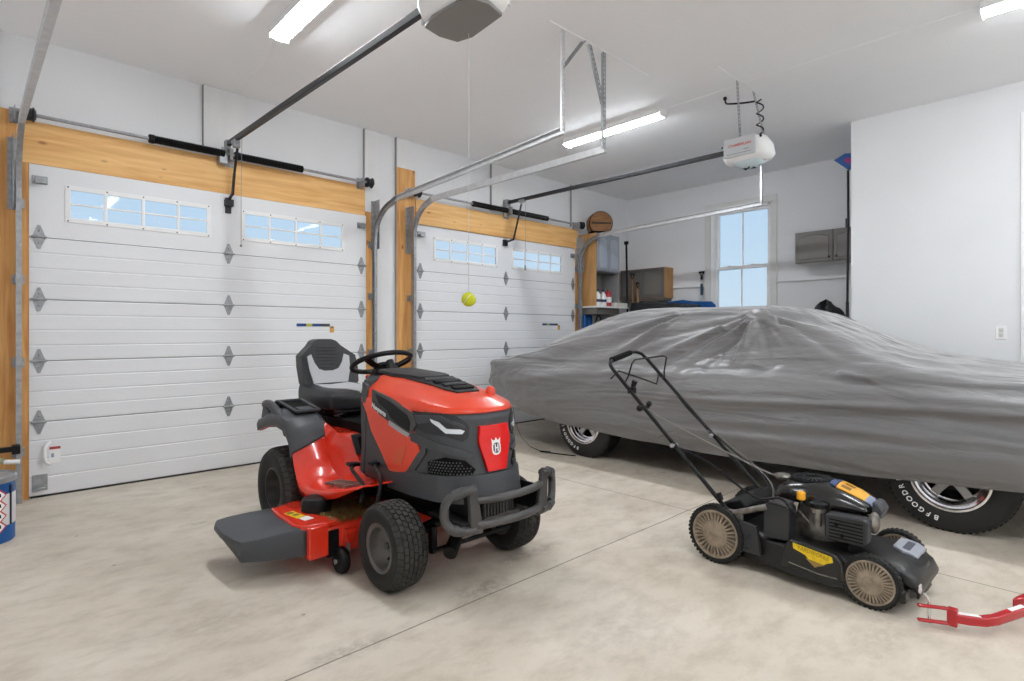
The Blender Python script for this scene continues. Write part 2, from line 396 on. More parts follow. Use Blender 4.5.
# window
w = thing('window_1', (XW, (WY0 + WY1) / 2, WZ0), kind='structure')
M().box(XW - .022, XW, WY0 - .085, WY0, WZ0 - .028, WZ1 - .001).box(XW - .022, XW, WY1, WY1 + .085, WZ0 - .028, WZ1 - .001).box(XW - .022, XW, WY0 - .085, WY1 + .085, WZ1, WZ1 + .09).box(XW - .03, XW, WY0 - .1, WY1 + .1, WZ0 - .03, WZ0).build('window_casing', mat('casing_paint', (214, 213, 211), .5), w, bevel=.004)
M().box(XW, XW + .1, WY0, WY0 + .03, WZ0, WZ1).box(XW, XW + .1, WY1 - .06, WY1, WZ0, WZ1).box(XW, XW + .1, WY0, WY1, WZ1 - .03, WZ1).box(XW, XW + .1, WY0, WY1, WZ0, WZ0 + .04).build('window_frame', TRIMW, w)
a, b = WY0 + .03, WY1 - .06
def sash(x, z0, z1):
    f = M().box(x, x + .03, a, a + .035, z0 + .046, z1 - .046).box(x, x + .03, b - .045, b, z0 + .046, z1 - .046).box(x, x + .03, a, b, z0, z0 + .045).box(x, x + .03, a, b, z1 - .045, z1).build('sash', TRIMW, w, bevel=.003)
    M().box(x + .012, x + .02, (a + b) / 2 - .009, (a + b) / 2 + .009, z0 + .04, z1 - .04).build('muntin', TRIMW, w)
    M().box(x + .013, x + .017, a + .03, b - .04, z0 + .04, z1 - .04).build('pane', GLASS, f)
sash(XW + .055, 2.11, WZ1 - .03); sash(XW + .02, WZ0 + .04, 2.155)
M().box(XW + .0, XW + .03, (a + b) / 2 - .2, (a + b) / 2 - .14, 2.15, 2.165).box(XW + .0, XW + .03, (a + b) / 2 + .14, (a + b) / 2 + .2, 2.15, 2.165).build('sash_lock', TRIMW, w)
# ledges / trims
struct(M().box(XW - .035, XW, 1.83, WY0 - .085, 1.885, 1.91).box(XW - .035, XW, WY1 + .085, 4.6, 1.885, 1.91).build('trim_1', WALL))
struct(M().box(XR - .02, XR, .43, .527, 0, 3.11).build('trim_2', TRIMW, bevel=.003))
n = 3
for x0, x1, z0, m in ((-.14, .1, 0, WALL), (1.43, 1.765, 2.77, PAINTWOOD), (2.98, 3.135, 2.5, PAINTWOOD), (3.37, 3.53, 3.05, PAINTWOOD), (4.77, 4.95, 2.74, PAINTWOOD), (6.33, 6.47, 2.74, PAINTWOOD)):
    o = M().box(x0, x1, YF, YW, z0, HC - .004)
    for k in range(3): o.tube([(x0 + .03 + k * (x1 - x0 - .06) / 2, YF - .001, HC - .05), (x0 + .03 + k * (x1 - x0 - .06) / 2, YF + .005, HC - .05)], .005, 8)
    struct(o.build('trim_%d' % n, m)); n += 1
GAP = mat('dark_gap_strip', (150, 150, 150), .8)  # grey strips stand in for the open gaps beside the boards
for x_, z_ in ((.1, 0), (1.423, 2.80), (2.972, 2.80), (3.362, 0), (4.762, 2.77), (6.323, 2.77)):
    struct(M().box(x_, x_ + .005, YF + .002, YW, z_, HC - .003).build('trim_%d' % n, GAP)); n += 1
for x0, x1, z0, z1 in ((-.12, .27, 0, 2.82), (2.99, 3.12, 0, 2.50), (3.37, 3.61, 0, 3.05), (6.41, 6.47, 0, 2.44)):
    struct(M().box(x0, x1, YF + .003, YW, z0, z1).build('trim_%d' % n, PINEZ, bevel=.003)); n += 1
for x0, x1, z0, z1 in ((.20, 2.98, DH, 2.765), (3.62, 6.46, 2.44, 2.735)):
    o = M().box(x0, x1, YF, YW, z0, z1)
    struct(o.build('trim_%d' % n, PINEX, bevel=.003)); n += 1
    o = M().box(x0, x1, YF + .01, YW, z1 + .001, z1 + .03)
    struct(o.build('trim_%d' % n, WALL)); n += 1
# ceiling panel battens where the tracks hang
struct(M().box(2.88, 4.1, 2.665, 2.695, HC - .004, HC).build('trim_%d' % n, CEIL)); n += 1
struct(M().box(4.37, 5.12, 2.185, 2.215, HC - .004, HC).build('trim_%d' % n, CEIL)); n += 1
struct(M().box(6.2, 6.6, 2.665, 2.695, HC - .004, HC).build('trim_%d' % n, CEIL)); n += 1

# ------------------------------------------------------------------ overhead doors
SEAMS = [0.012, .556, 1.006, 1.46, 1.92, DH]
def garage_door(idx, x0, x1, label):
    d = thing('door_%d' % idx, ((x0 + x1) / 2, YF, 0), kind='structure')
    mid = (x0 + x1) / 2
    wins = [(mid - 1.155, mid - .145), (mid + .105, mid + 1.11)]
    for k in range(5):
        z0, z1 = SEAMS[k] + .002, SEAMS[k + 1] - .002
        if k < 4:
            # embossed horizontal grooves: a profile in (y, z) run along x
            prof = [(YF + .03, z0)]
            nr = 4; h = (z1 - z0) / nr
            for r in range(nr):
                a_, b_ = z0 + r * h, z0 + (r + 1) * h
                prof += [(YF + .004, a_ + .001), (YF, a_ + .008), (YF, b_ - .008), (YF + .004, b_ - .001)]
            prof += [(YF + .03, z1)]
            M().prism(prof, 'x', x0, x1).build('door_section', DOORW, d, ang=20)
        else:
            o = M(); wz0, wz1 = 2.075, 2.305
            xs = [x0, wins[0][0] + .02, wins[0][1] - .02, wins[1][0] + .02, wins[1][1] - .02, x1]
            for i in (0, 2, 4): o.box(xs[i], xs[i + 1], YF, YF + .03, z0, z1)
            for i in (1, 3): o.box(xs[i], xs[i + 1], YF, YF + .03, z0, wz0); o.box(xs[i], xs[i + 1], YF, YF + .03, wz1, z1)
            o.build('door_section', DOORW, d)
    M().box(x0 + .01, x1 - .01, YF + .004, YF + .03, 0, .016).build('bottom_seal', SEAM, d)
    o = M()
    for k in range(1, 5): o.box(x0 + .01, x1 - .01, YF + .006, YF + .02, SEAMS[k] - .003, SEAMS[k] + .003)
    o.build('section_joint', mat('joint_grey_rubber', (110, 110, 112), .8), d)  # thin grey strips along the seams between door sections
    for a_, b_ in wins:
        z0, z1 = 2.05, 2.33; f = .035; y = YF - .008
        fr = M().box(a_, b_, y, YF + .005, z0, z0 + f).box(a_, b_, y, YF + .005, z1 - f, z1).box(a_, a_ + f, y, YF + .005, z0 + f + .0005, z1 - f - .0005).box(b_ - f, b_, y, YF + .005, z0 + f + .0005, z1 - f - .0005)
        for k in range(1, 4):
            xx = a_ + (b_ - a_) * k / 4; fr.box(xx - .011, xx + .011, y, YF + .005, z0 + f, z1 - f)
        fr.box(a_ + f, b_ - f, y + .001, YF + .004, (z0 + z1) / 2 - .007, (z0 + z1) / 2 + .007)
        wf = fr.build('window_frame', TRIMW, d, bevel=.003)
        M().box(a_ + .02, b_ - .02, YF + .012, YF + .016, z0 + .02, z1 - .02).build('pane', GLASS, wf)
        s = M()
        for k in range(5):
            for zz in (z0 + .012, z1 - .012): s.ball((a_ + .02 + (b_ - a_ - .04) * k / 4, y, zz), .006, 8, 6)
        s.build('screw', mat('screw_head', (120, 120, 122), .5, .5), wf)
    for x, wd in ((x0 + .055, .036), (mid, .036), (x1 - .055, .036)):
        for k in range(1, 5):
            z = SEAMS[k]; h = .088
            M().prism([(x - wd, z + .012), (x - wd * .85, z + .025), (x - .008, z + h), (x + .008, z + h), (x + wd * .85, z + .025), (x + wd, z + .012), (x + wd, z - .012), (x + wd * .85, z - .025), (x + .008, z - h), (x - .008, z - h), (x - wd * .85, z - .025), (x - wd, z - .012)], 'y', YF - .006, YF).tube([(x - wd * 1.25, YF - .012, z), (x + wd * 1.25, YF - .012, z)], .009, 8).ball((x, YF - .008, z + .045), .006, 8, 6).ball((x, YF - .008, z - .045), .006, 8, 6).build('hinge', GALV, d)
    for x in (x0 + .06, x1 - .06):
        M().box(x - .045, x + .045, YF - .005, YF, .05, .17).box(x - .04, x + .03, YF - .04, YF - .005, .06, .075).build('bottom_bracket', GALV, d, bevel=.002)
        M().box(x - .045, x + .045, YF - .006, YF, 2.31, 2.37).box(x - .03, x + .035, YF - .05, YF - .006, 2.325, 2.335).box(x - .03, x + .035, YF - .05, YF - .045, 2.31, 2.36).build('top_bracket', GALV, d, bevel=.002)
    return d, mid
d1, mid1 = garage_door(1, *D1, None)
d2, mid2 = garage_door(2, *D2, None)
# grab handle and warning decals on the doors
M().tube([(.39, YF - .006, .40), (.36, YF - .04, .37), (.355, YF - .045, .32), (.36, YF - .04, .27), (.39, YF - .006, .24)], .012, 8, smooth=4).box(.345, .39, YF - .008, YF - .001, .21, .27).build('pull_handle', TRIMW, d1)
st = M().box(.385, .45, YF - .003, YF - .0005, .245, .365).build('warning_sticker', WHITE, d1)
M().box(.385, .45, YF - .004, YF - .003, .345, .365).build('sticker_heading', mat('sticker_red', (176, 70, 60), .5), st)
M().box(.395, .412, YF - .004, YF - .003, .285, .315).build('sticker_picture', mat('sticker_grey', (150, 160, 185), .5), st)
def lock_sticker(d, x, z, L):
    s = M().box(x, x + L * .28, YF - .003, YF - .0005, z, z + .028).box(x + L * .46, x + L * .72, YF - .003, YF - .0005, z, z + .028).build('decal_strip', mat('decal_blue', (20, 62, 130), .5), d)
    M().box(x + L * .28, x + L * .46, YF - .003, YF - .0005, z, z + .028).build('decal_square', mat('decal_olive', (178, 176, 60), .5), s)
    M().box(x + L * .72, x + L, YF - .003, YF - .0005, z, z + .028).build('decal_end', mat('decal_dark', (62, 56, 58), .5), s)
    t = M().box(x + L, x + L + .045, YF - .003, YF - .0005, z - .06, z + .0).build('decal_tag', mat('decal_gold', (205, 160, 80), .5), s)
    M().prism([(x + L + .003, z + .002), (x + L + .042, z + .002), (x + L + .0225, z - .02)], 'y', YF - .0045, YF - .003).build('decal_mark', mat('decal_brown', (110, 80, 50), .5), s)
lock_sticker(d1, 2.245, 1.275, .34)
lock_sticker(d2, 5.70, 1.312, .32)
# red pull-cord ticks etc. stay with the openers

# ------------------------------------------------------------------ tracks
def track(x, inner, y_end, z_end, y_c, z_c, label, hang=None, brace=None, hx=0, endhang=True):
    t = thing('door_track', (x, YF - .05, 0), label, 'garage door track', 'overhead door tracks')
    yv = YF - .075; r = .36
    arc = [(x, y_c, z_c)]
    for k in range(1, 11):
        a_ = PI / 2 * k / 10; arc.append((x, y_c + (yv - y_c) * math.sin(a_), z_c - .02 - r * (1 - math.cos(a_))))
    def chan(pts, nm, m):
        # C-shaped channel: web and two lips
        o = M(); w_ = .03; pts = [Vector(p) for p in pts]; rows = []
        for i, p in enumerate(pts):
            tt = (pts[min(i + 1, len(pts) - 1)] - pts[max(i - 1, 0)]).normalized(); sd = Vector((inner, 0, 0)); nn = sd.cross(tt).normalized() * inner
            sec = [(-.016, .027), (.016, .027), (.016, .021), (-.011, .021), (-.011, -.021), (.016, -.021), (.016, -.027), (-.016, -.027)]
            rows.append([p + sd * a_ + nn * b_ for a_, b_ in sec])
        return o.grid(rows, closeu=True, cap=True).build(nm, m, t)
    chan([(x, y_end, z_end), (x, y_c, z_c)], 'horizontal_rail', GALVW)
    chan(arc, 'curved_rail', GALV)
    chan([(x, yv, z_c - .02 - r), (x, yv, 0.0)], 'vertical_rail', GALV)
    for z in (.35, 1.0, 1.6, 2.15):
        M().box(x - .035, x + .035, YF - .006, YF + .002, z - .035, z + .035).box(x - .004 - inner * .02, x + .004 - inner * .02, yv, YF, z - .03, z + .03).ball((x - inner * .02, YF - .01, z), .008, 8, 6).build('wall_bracket', GALV, t)
    # flag plate behind the curve
    xx = x - inner * .03
    M().box(xx - .003, xx + .003, yv - .05, YF, 2.1, 2.62).box(xx - .03, xx + .03, YF - .004, YF + .001, 2.1, 2.62).build('flag_plate', GALV, t, bevel=.002)
    if hang:
        for (p, q, m) in hang:
            p, q = Vector(p), Vector(q); o = M(); L = (q - p).length; nn = int(L / .035); dd = (q - p).normalized()
            sd = Vector((1, 0, 0)) if abs(dd.x) < .5 else Vector((0, 0, 1)).cross(dd).normalized()
            for s_ in (-1, 1): o.strip([p + sd * s_ * .014, q + sd * s_ * .014], .009, .004, sd)
            for k in range(nn + 1):
                c = p + dd * (k * L / nn); o.strip([c - dd * .006, c + dd * .006], .02, .004, sd)
            o.strip([p + Vector((0, .014, 0)), q + Vector((0, .014, 0))], .004, .026, sd)
            o.build('hanger_bar', m, t)
    return t
GW = mat('bright_hanger', (212, 212, 214), .35, .4)
track(.21, 1, 1.0, 2.36, 4.95, 2.63, 'bare metal track at the left edge beside the wood post')
track(3.05, -1, 2.69, 2.665, 4.93, 2.56, 'steel track on the right side of the left garage door',
      hang=[((3.035, 2.68, HC), (3.035, 2.68, 2.66), GW), ((3.27, 2.68, HC), (3.05, 2.68, 3.12), GALV)])
track(3.54, 1, 2.69, 2.64, 5.0, 2.65, 'steel track on left side of the second garage door',
      hang=[((3.51, 2.68, HC), (3.51, 2.68, 2.64), GALV), ((3.335, 2.68, HC), (3.50, 2.68, 2.98), GALV)])
track(6.43, -1, 2.69, 2.675, 5.0, 2.60, 'bright steel track curving past the shelf cabinet',
      hang=[((6.42, 2.69, HC), (6.42, 2.69, 2.67), GW)])

# ------------------------------------------------------------------ torsion springs
def spring_shaft(x0, x1, xs, label):
    t = thing('torsion_spring', ((x0 + x1) / 2, YF, 2.74), label, 'garage door spring', 'torsion spring shafts over the doors')
    y, z = YF - .085, 2.785
    M().tube([(x0, y, z), (x1, y, z)], .0135, 12).build('shaft', GALV, t)
    mid = (x0 + x1) / 2
    for a_, b_ in ((xs[0], mid - .05), (mid + .05, xs[1])):
        prof = []; n_ = 46
        for k in range(n_ * 2 + 1): prof.append((.034 if k % 2 else .028, (b_ - a_) * k / (2 * n_)))
        M().lathe(prof, (a_, y, z), 'x', 14).lathe([(.0, -.01), (.03, -.01), (.036, .0), (.036, .03), (.02, .035)], (a_ - .01, y, z), 'x', 14).build('spring', BLACK, t, ang=20)
    M().box(mid - .05, mid + .05, YF - .006, YF, z - .09, z + .08).box(mid - .012, mid + .012, y - .03, YF, z - .05, z + .05).build('centre_bracket', GALV, t)
    for x in (x0 + .06, x1 - .06):
        M().lathe([(0, -.035), (.05, -.035), (.052, -.02), (.044, -.012), (.044, .02), (.055, .03), (.03, .045), (0, .045)], (x, y, z), 'x', 20).build('cable_drum', DSTEEL, t)
        M().box(x - .075, x - .069, y - .03, YF, z - .06, z + .04).box(x - .1, x - .04, YF - .005, YF, z - .06, z + .05).build('end_bearing_plate', GALV, t)
    return t
spring_shaft(.2, 3.04, (1.02, 2.27), 'black torsion spring on steel shaft above the left door')
spring_shaft(3.52, 6.50, (4.40, 5.72), 'black torsion spring on steel shaft above the second door')

# ------------------------------------------------------------------ openers
def opener_rail(t, x, y0, z0, y1, z1):
    M().strip([(x, y0, z0), (x, y1, z1)], .032, .042).build('rail', DSTEEL, t, bevel=.003)
op = thing('garage_door_opener', (1.63, 2.2, HC), 'grey-bottomed opener unit cut by the top edge of the photo', 'garage door opener')
opener_rail(op, 1.61, YF - .06, 2.885, 2.15, 2.815)
M().box(1.59, 1.63, YF - .07, YF, 2.80, 2.92).box(1.53, 1.60, YF - .09, YF - .005, 2.70, 2.79).build('header_bracket', GALV, op, bevel=.003)
body = []
for z, g in ((2.90, -.02), (2.84, 0.012), (2.70, .02), (2.645, .0), (2.625, -.03)):
    body.append([(p[0], p[1], z) for p in rrect(1.465 - g, 1.70 + g, 1.80 - g, 2.175 + g, .06)])
M().grid(body, closeu=True, cap=True).build('housing', TRIMW, op, ang=50)
M().prism([(1.48, 1.84), (1.58, 1.81), (1.68, 1.84), (1.70, 2.07), (1.675, 2.155), (1.58, 2.175), (1.485, 2.155), (1.465, 2.07)], 'z', 2.612, 2.63).build('lamp_lens', mat('smoked_lens', (126, 124, 122), .4), op, bevel=.004)
o = M()
for k in range(9): o.obb((1.50 + k * .02, 2.188, 2.67), (.006, .02, .05))
o.build('vent_slot', mat('vent_white', (196, 196, 198), .5), op); o = M()
for k in range(8): o.obb((1.715, 1.84 + k * .03, 2.70), (.02, .01, .05))
o.build('vent_slot', mat('vent_white', (196, 196, 198), .5), op)
M().strip([(1.50, 1.98, HC), (1.50, 1.98, 2.89)], .03, .003).strip([(1.67, 1.98, HC), (1.67, 1.98, 2.89)], .03, .003).build('hanger_strap', GALV, op)
M().box(1.59, 1.63, 5.13, 5.23, 2.845, 2.875).box(1.585, 1.635, 5.12, 5.17, 2.80, 2.86).build('trolley', GALV, op, bevel=.003)
M().tube([(1.625, 5.16, 2.82), (1.625, 5.24, 2.62), (1.625, 5.29, 2.44)], .011, 8).strip([(1.625, 5.25, 2.60), (1.625, 5.295, 2.42)], .016, .03).strip([(1.625, 5.295, 2.435), (1.625, 5.40, 2.40)], .016, .022).build('arm', DSTEEL, op)
M().box(1.59, 1.66, YF - .05, YF - .001, 2.34, 2.40).box(1.6, 1.65, YF - .012, YF, 2.28, 2.42).build('door_bracket', DSTEEL, op, bevel=.003)
M().tube([(1.615, 5.02, 2.85), (1.605, 5.01, 2.4), (1.605, 5.01, 1.96)], .0022, 6).ball((1.605, 5.01, 1.945), .011, 10, 8).build('release_cord', mat('grey_cord', (150, 146, 144), .7), op)

op = thing('garage_door_opener', (5.0, 2.2, HC), 'white opener unit with side label hung over the covered car', 'garage door opener')
opener_rail(op, 5.0, YF - .06, 2.90, 2.38, 2.865)
M().box(4.97, 5.03, YF - .07, YF, 2.82, 2.94).build('header_bracket', GALV, op, bevel=.003)
M().box(4.975, 5.02, YF - .03, YF - .002, 2.72, 2.86).build('header_block', mat('cream_block', (226, 218, 196), .6), op)
body = []
for z, g in ((2.945, -.06), (2.93, -.015), (2.86, .012), (2.78, .02), (2.74, .005), (2.72, -.03)):
    body.append([(p[0], p[1], z) for p in rrect(4.875 - g, 5.10 + g, 2.03 - g * 1.5, 2.395 + g, .09, 7)])
M().grid(body, closeu=True, cap=True).build('housing', TRIMW, op, ang=50)
lp = M().box(4.838, 4.858, 2.09, 2.37, 2.765, 2.925).build('label_plate', mat('plate_grey', (196, 200, 204), .45), op, bevel=.003)
R90 = Matrix.Rotation(-PI / 2, 4, 'Z') @ Matrix.Rotation(PI / 2, 4, 'X')
M().text('CHAMBERLAIN', .032, Matrix.Translation((4.837, 2.225, 2.86)) @ R90, bold=True, fit=.2).build('lettering', mat('logo_red', (190, 70, 50), .5), lp)
M().box(4.836, 4.838, 2.12, 2.34, 2.785, 2.789).box(4.836, 4.838, 2.14, 2.19, 2.81, 2.815).build('label_line', mat('print_grey', (120, 120, 122), .5), lp)
M().ball((4.852, 2.39, 2.87), .010, 10, 8).build('fixing_screw', BLACK, op); M().ball((4.862, 2.05, 2.90), .011, 10, 8).build('fixing_screw', BLACK, op)
lz = []
for z, g in ((2.735, 0), (2.715, -.01), (2.685, -.05), (2.675, -.08)): lz.append([(p[0], p[1], z) for p in rrect(4.885 - g, 5.09 + g, 2.07 - g, 2.33 + g, .06)])
M().grid(lz, closeu=True, cap=True).build('lamp_lens', mat('bluish_lens', (206, 222, 226), .15), op, ang=60)
def ladder(p, q, m, t, w_=.03):
    p, q = Vector(p), Vector(q); o = M(); L = (q - p).length; nn = int(L / .03); sd = Vector((1, 0, 0)); dd = (q - p).normalized()
    for s_ in (-1, 1): o.strip([p + sd * s_ * w_ / 2, q + sd * s_ * w_ / 2], .009, .003, sd)
    for k in range(nn + 1): c = p + dd * (k * L / nn); o.strip([c - dd * .006, c + dd * .006], w_, .003, sd)
    o.build('hanger_strap', m, t)
ladder((4.74, 2.2, HC), (4.91, 2.25, 2.93), GALV, op); ladder((5.06, 2.2, HC), (5.06, 2.1, 2.93), GALV, op)
pts = []
for k in range(26): a_ = k * .9; pts.append((5.06 + .028 * math.cos(a_), 2.14 + .03 * math.sin(a_), 3.30 - .36 * k / 25))
M().tube([(4.99, 2.43, HC), (4.985, 2.42, 3.32), (4.95, 2.36, 3.285), (4.98, 2.25, 3.27), (5.09, 2.2, 3.30)], .008, 8, smooth=4).ball((4.99, 2.43, HC - .015), .018, 10, 8).tube(pts, .006, 6).build('power_cord', BLACK, op)
M().box(4.965, 5.015, 5.05, 5.14, 2.855, 2.89).ball((4.98, 5.10, 2.85), .022, 10, 8).build('trolley', GALV, op, bevel=.003)
M().tube([(4.985, 5.10, 2.85), (4.985, 5.18, 2.60), (4.985, 5.25, 2.40)], .012, 8).strip([(4.985, 5.25, 2.405), (4.985, 5.40, 2.385)], .016, .022).build('arm', DSTEEL, op)
M().box(4.95, 5.02, YF - .03, YF, 2.34, 2.42).build('door_bracket', DSTEEL, op, bevel=.003)
M().tube([(5.0, 5.03, 2.85), (4.955, 5.0, 2.78), (4.95, 5.0, 2.05)], .002, 6).tube([(4.95, 5.0, 2.05), (4.95, 5.0, 1.99)], .009, 8).build('release_cord', mat('grey_cord2', (130, 128, 126), .7), op)

# ------------------------------------------------------------------ ceiling lights
def led(x, y0, y1, label):
    t = thing('strip_light', (x, (y0 + y1) / 2, HC), label, 'ceiling light', 'ceiling strip lights')
    M().box(x - .075, x + .075, y0, y1, HC - .035, HC).box(x - .075, x - .066, y0, y1, HC - .052, HC - .035).box(x + .066, x + .075, y0, y1, HC - .052, HC - .035).box(x - .068, x + .068, y0 - .004, y0, HC - .075, HC).box(x - .068, x + .068, y1, y1 + .004, HC - .075, HC).build('fixture_housing', TRIMW, t, bevel=.003)  # thin side lips added to shield the ceiling from the lens glow
    prof = [(x - .06, HC - .035)] + [(x + .06 * math.cos(a_), HC - .035 - .045 * math.sin(a_)) for a_ in [PI - PI * k / 12 for k in range(13)]] + [(x + .06, HC - .035)]
    M().prism(prof[1:-1], 'y', y0 + .001, y1 - .001).build('diffuser', LED, t, ang=60)
    return t
led(1.565, 2.86, 4.08, 'lit strip light cut by the top edge above the left door')
led(4.83, 2.98, 4.2, 'lit strip light seen beyond the hanging track bars')
led(4.83, -.64, .58, 'lit strip light in the top right corner by the right wall')
led(1.565, -.9, .32, 'lit strip light on the ceiling just behind the camera')
led(1.565, -3.2, -1.98, 'added unseen fill strip light by the rear wall, left row')  # added out of view to even the room light and fill the tractor front
led(4.83, -3.2, -1.98, 'added unseen fill strip light by the rear wall, right row')  # second added rear fixture, unseen, fills from the camera side
o = M().tube([(1.565, 4.09, HC - .006), (1.66, 4.6, HC - .004), (1.70, 5.41, HC - .004)], .003, 6)
tag(o.build('light_cable', CEIL), 'thin white cable running from the left strip light to the door wall', 'cable')
o = M().tube([(4.83, 2.97, HC - .003), (4.82, 1.8, HC - .002), (4.83, .6, HC - .003)], .002, 6)
tag(o.build('light_cable', CEIL), 'thin white cable between the two right-hand strip lights', 'cable')

# tennis ball on string
t = thing('hanging_tennis_ball', (1.66, 2.05, 1.34), 'yellow tennis ball hanging on a thin white string below the left opener', 'tennis ball')
o = M().ball((1.66, 2.05, 1.372), .0335, 28, 20).build('ball', TENNIS, t)
pts = []
for k in range(60):
    a_ = 2 * PI * k / 60; b_ = .42 * math.sin(2 * a_) + 0; r_ = .0340
    la = .65 * math.sin(2 * a_) ; pts.append((1.66 + r_ * math.cos(la) * math.cos(a_ + .6), 2.05 + r_ * math.cos(la) * math.sin(a_ + .6), 1.372 + r_ * math.sin(la)))
M().tube(pts, .0018, 6, closed=True).build('ball_seam', mat('felt_seam', (222, 222, 190), .8), o)
M().tube([(1.66, 2.05, 2.613), (1.66, 2.05, 1.40)], .0013, 6).build('string', CREAM, t)
# ------------------------------------------------------------------ wheels with lugged tyres
def tyre(c, R, w, rim_r, parent, lugs=34, cols=6, outer=-1, rimdeep=.05, hubm=None, lug_h=.009):
    """axis along x; outer = sign of the visible face"""
    cx, cy, cz = c; hw = w / 2
    prof = [(rim_r, -hw * .78), (rim_r + .012, -hw * .9), (rim_r + (R - rim_r) * .45, -hw), (R - .035, -hw * .98), (R - .018, -hw * .86), (R - lug_h, -hw * .6), (R - lug_h + .002, 0), (R - lug_h, hw * .6), (R - .018, hw * .86), (R - .035, hw * .98), (rim_r + (R - rim_r) * .45, hw), (rim_r + .012, hw * .9), (rim_r, hw * .78)]
    t = M().lathe(prof, c, 'x', 56, closed=False).build('tyre', RUBBER, parent, ang=40)
    o = M()
    def rad(x):
        a_ = abs(x) / hw
        return interp([(0, R), (.6, R - .002), (.86, R - .012), (.98, R - .03), (1, R - .034)], a_)
    da = 2 * PI / lugs; cw = w * .98 / cols
    for j in range(cols):
        x0 = -w * .49 + j * cw + .0022; x1 = x0 + cw - .0044
        for k in range(lugs):
            a0 = k * da + (da / 2 if j % 2 else 0); a1 = a0 + da * .78
            vs = []
            for lift in (-.012, 0):
                for (x, a_) in ((x0, a0), (x1, a0 + .02), (x1, a1 + .02), (x0, a1)):
                    r_ = rad(x) + lift; vs.append(o.bm.verts.new((cx + x, cy + r_ * math.cos(a_), cz + r_ * math.sin(a_))))
            for f in ((4, 5, 6, 7), (0, 1, 5, 4), (1, 2, 6, 5), (2, 3, 7, 6), (3, 0, 4, 7)): o.bm.faces.new([vs[i] for i in f])
    tread = o.build('tread', RUBBERL, t, ang=30)
    s = outer
    prof = [(rim_r + .006, hw * .80), (rim_r + .008, hw * .86), (rim_r - .004, hw * .88), (rim_r - .012, hw * .80), (rim_r - .018, hw * .35), (rim_r - .03, hw * .2), (.05, hw * .1), (.042, hw * .22), (.03, hw * .26), (0, hw * .27)]
    rim = M().lathe(prof, c, 'x', 44, sgn=s).lathe([(rim_r + .006, hw * .8), (rim_r - .02, hw * .3), (.04, hw * .2), (0, hw * .2)], c, 'x', 30, sgn=-s).build('rim', RIMG if R < .22 else mat('dark_wheel_rim', (62, 58, 56), .5, .4, var=.2, scale=9), t, ang=35)
    M().lathe([(0, .0), (.018, .0), (.02, .014), (.0, .022)], (cx + s * hw * .27, cy, cz), 'x', 16, sgn=s).build('hub_cap', hubm or BUMP, rim)
    M().ball((cx + s * hw * .42, cy - (rim_r - .05) * .7, cz - (rim_r - .045) * .7), .008, 8, 6, (2, 1, 1)).build('valve_stem', BLACK, rim)
    return t

# ------------------------------------------------------------------ riding mower (lawn tractor)
XC = 1.81
T = thing('riding_mower', (XC, 2.9, 0), 'orange and grey lawn tractor with black seat and side discharge deck', 'lawn tractor')
FW = [tyre((1.435, 2.35, .207), .207, .17, .108, T, 38, 7, -1), tyre((2.185, 2.35, .207), .207, .17, .108, T, 38, 7, -1)]
RW = [tyre((1.415, 3.53, .255), .255, .23, .125, T, 40, 8, -1), tyre((2.215, 3.53, .255), .252, .23, .125, T, 40, 8, -1)]
PL = [(.265, 2.85), (.265, 2.4), (.255, 2.28), (.235, 2.18), (.19, 2.10), (.13, 2.055), (.09, 2.04), (0, 2.03)]
FULL = [(XC - w_, y) for w_, y in PL] + [(XC + w_, y) for w_, y in PL[:-1][::-1]]
FULL = [tuple(p) for p in crom([Vector((a, b, 0)) for a, b in FULL], 5)]
SL = [0]
for a, b in zip(FULL, FULL[1:]): SL.append(SL[-1] + math.dist(a, b))
STOT = SL[-1]
def plan(s, off=0):
    s = max(0, min(STOT, s)); i = 0
    while i < len(SL) - 2 and SL[i + 1] < s: i += 1
    f = (s - SL[i]) / (SL[i + 1] - SL[i]); a, b = FULL[i], FULL[i + 1]
    p = Vector((a[0] + (b[0] - a[0]) * f, a[1] + (b[1] - a[1]) * f))
    i0, i1 = max(0, i - 1), min(len(FULL) - 1, i + 2)
    tt = Vector((FULL[i1][0] - FULL[i0][0], FULL[i1][1] - FULL[i0][1])).normalized(); n_ = Vector((tt.y, -tt.x))
    # travelling rear-left -> nose -> rear-right the outward side is on the right
    return p - n_ * off if (p - n_ * .01 - Vector((XC, 2.6))).length > (p + n_ * .01 - Vector((XC, 2.6))).length else p + n_ * off
def hood(s, z, off=0):
    p = plan(s, off)
    nose = max(0, min(1, (2.35 - p.y) / .3))
    y = p.y + nose * .10 * max(0, z - .56) - nose * .02 * max(0, .56 - z) / .1
    x = p.x
    if z > .78: x = XC + (x - XC) * (1 - (z - .78) * .35)
    return Vector((x, y, z))
SM = STOT / 2
def mir(poly): return [(STOT - a, b) for a, b in poly]
# dark lower body
rows = []
for z in (.42, .46, .52, .60, .68, .76, .80, .835): rows.append([hood(STOT * k / 90, z, -.02 if z < .44 else 0) for k in range(91)])
M().grid(rows).build('lower_bodywork', DGREY, T, ang=50, solid=.008)
M().patch([(.30, .425), (STOT - .30, .425), (STOT - .30, .50), (STOT - .5, .535), (SM + .2, .55), (SM - .2, .55), (.5, .535), (.30, .50)], hood, .018, .04, .03).build('front_lip', DGREY, T, ang=40, bevel=.006)
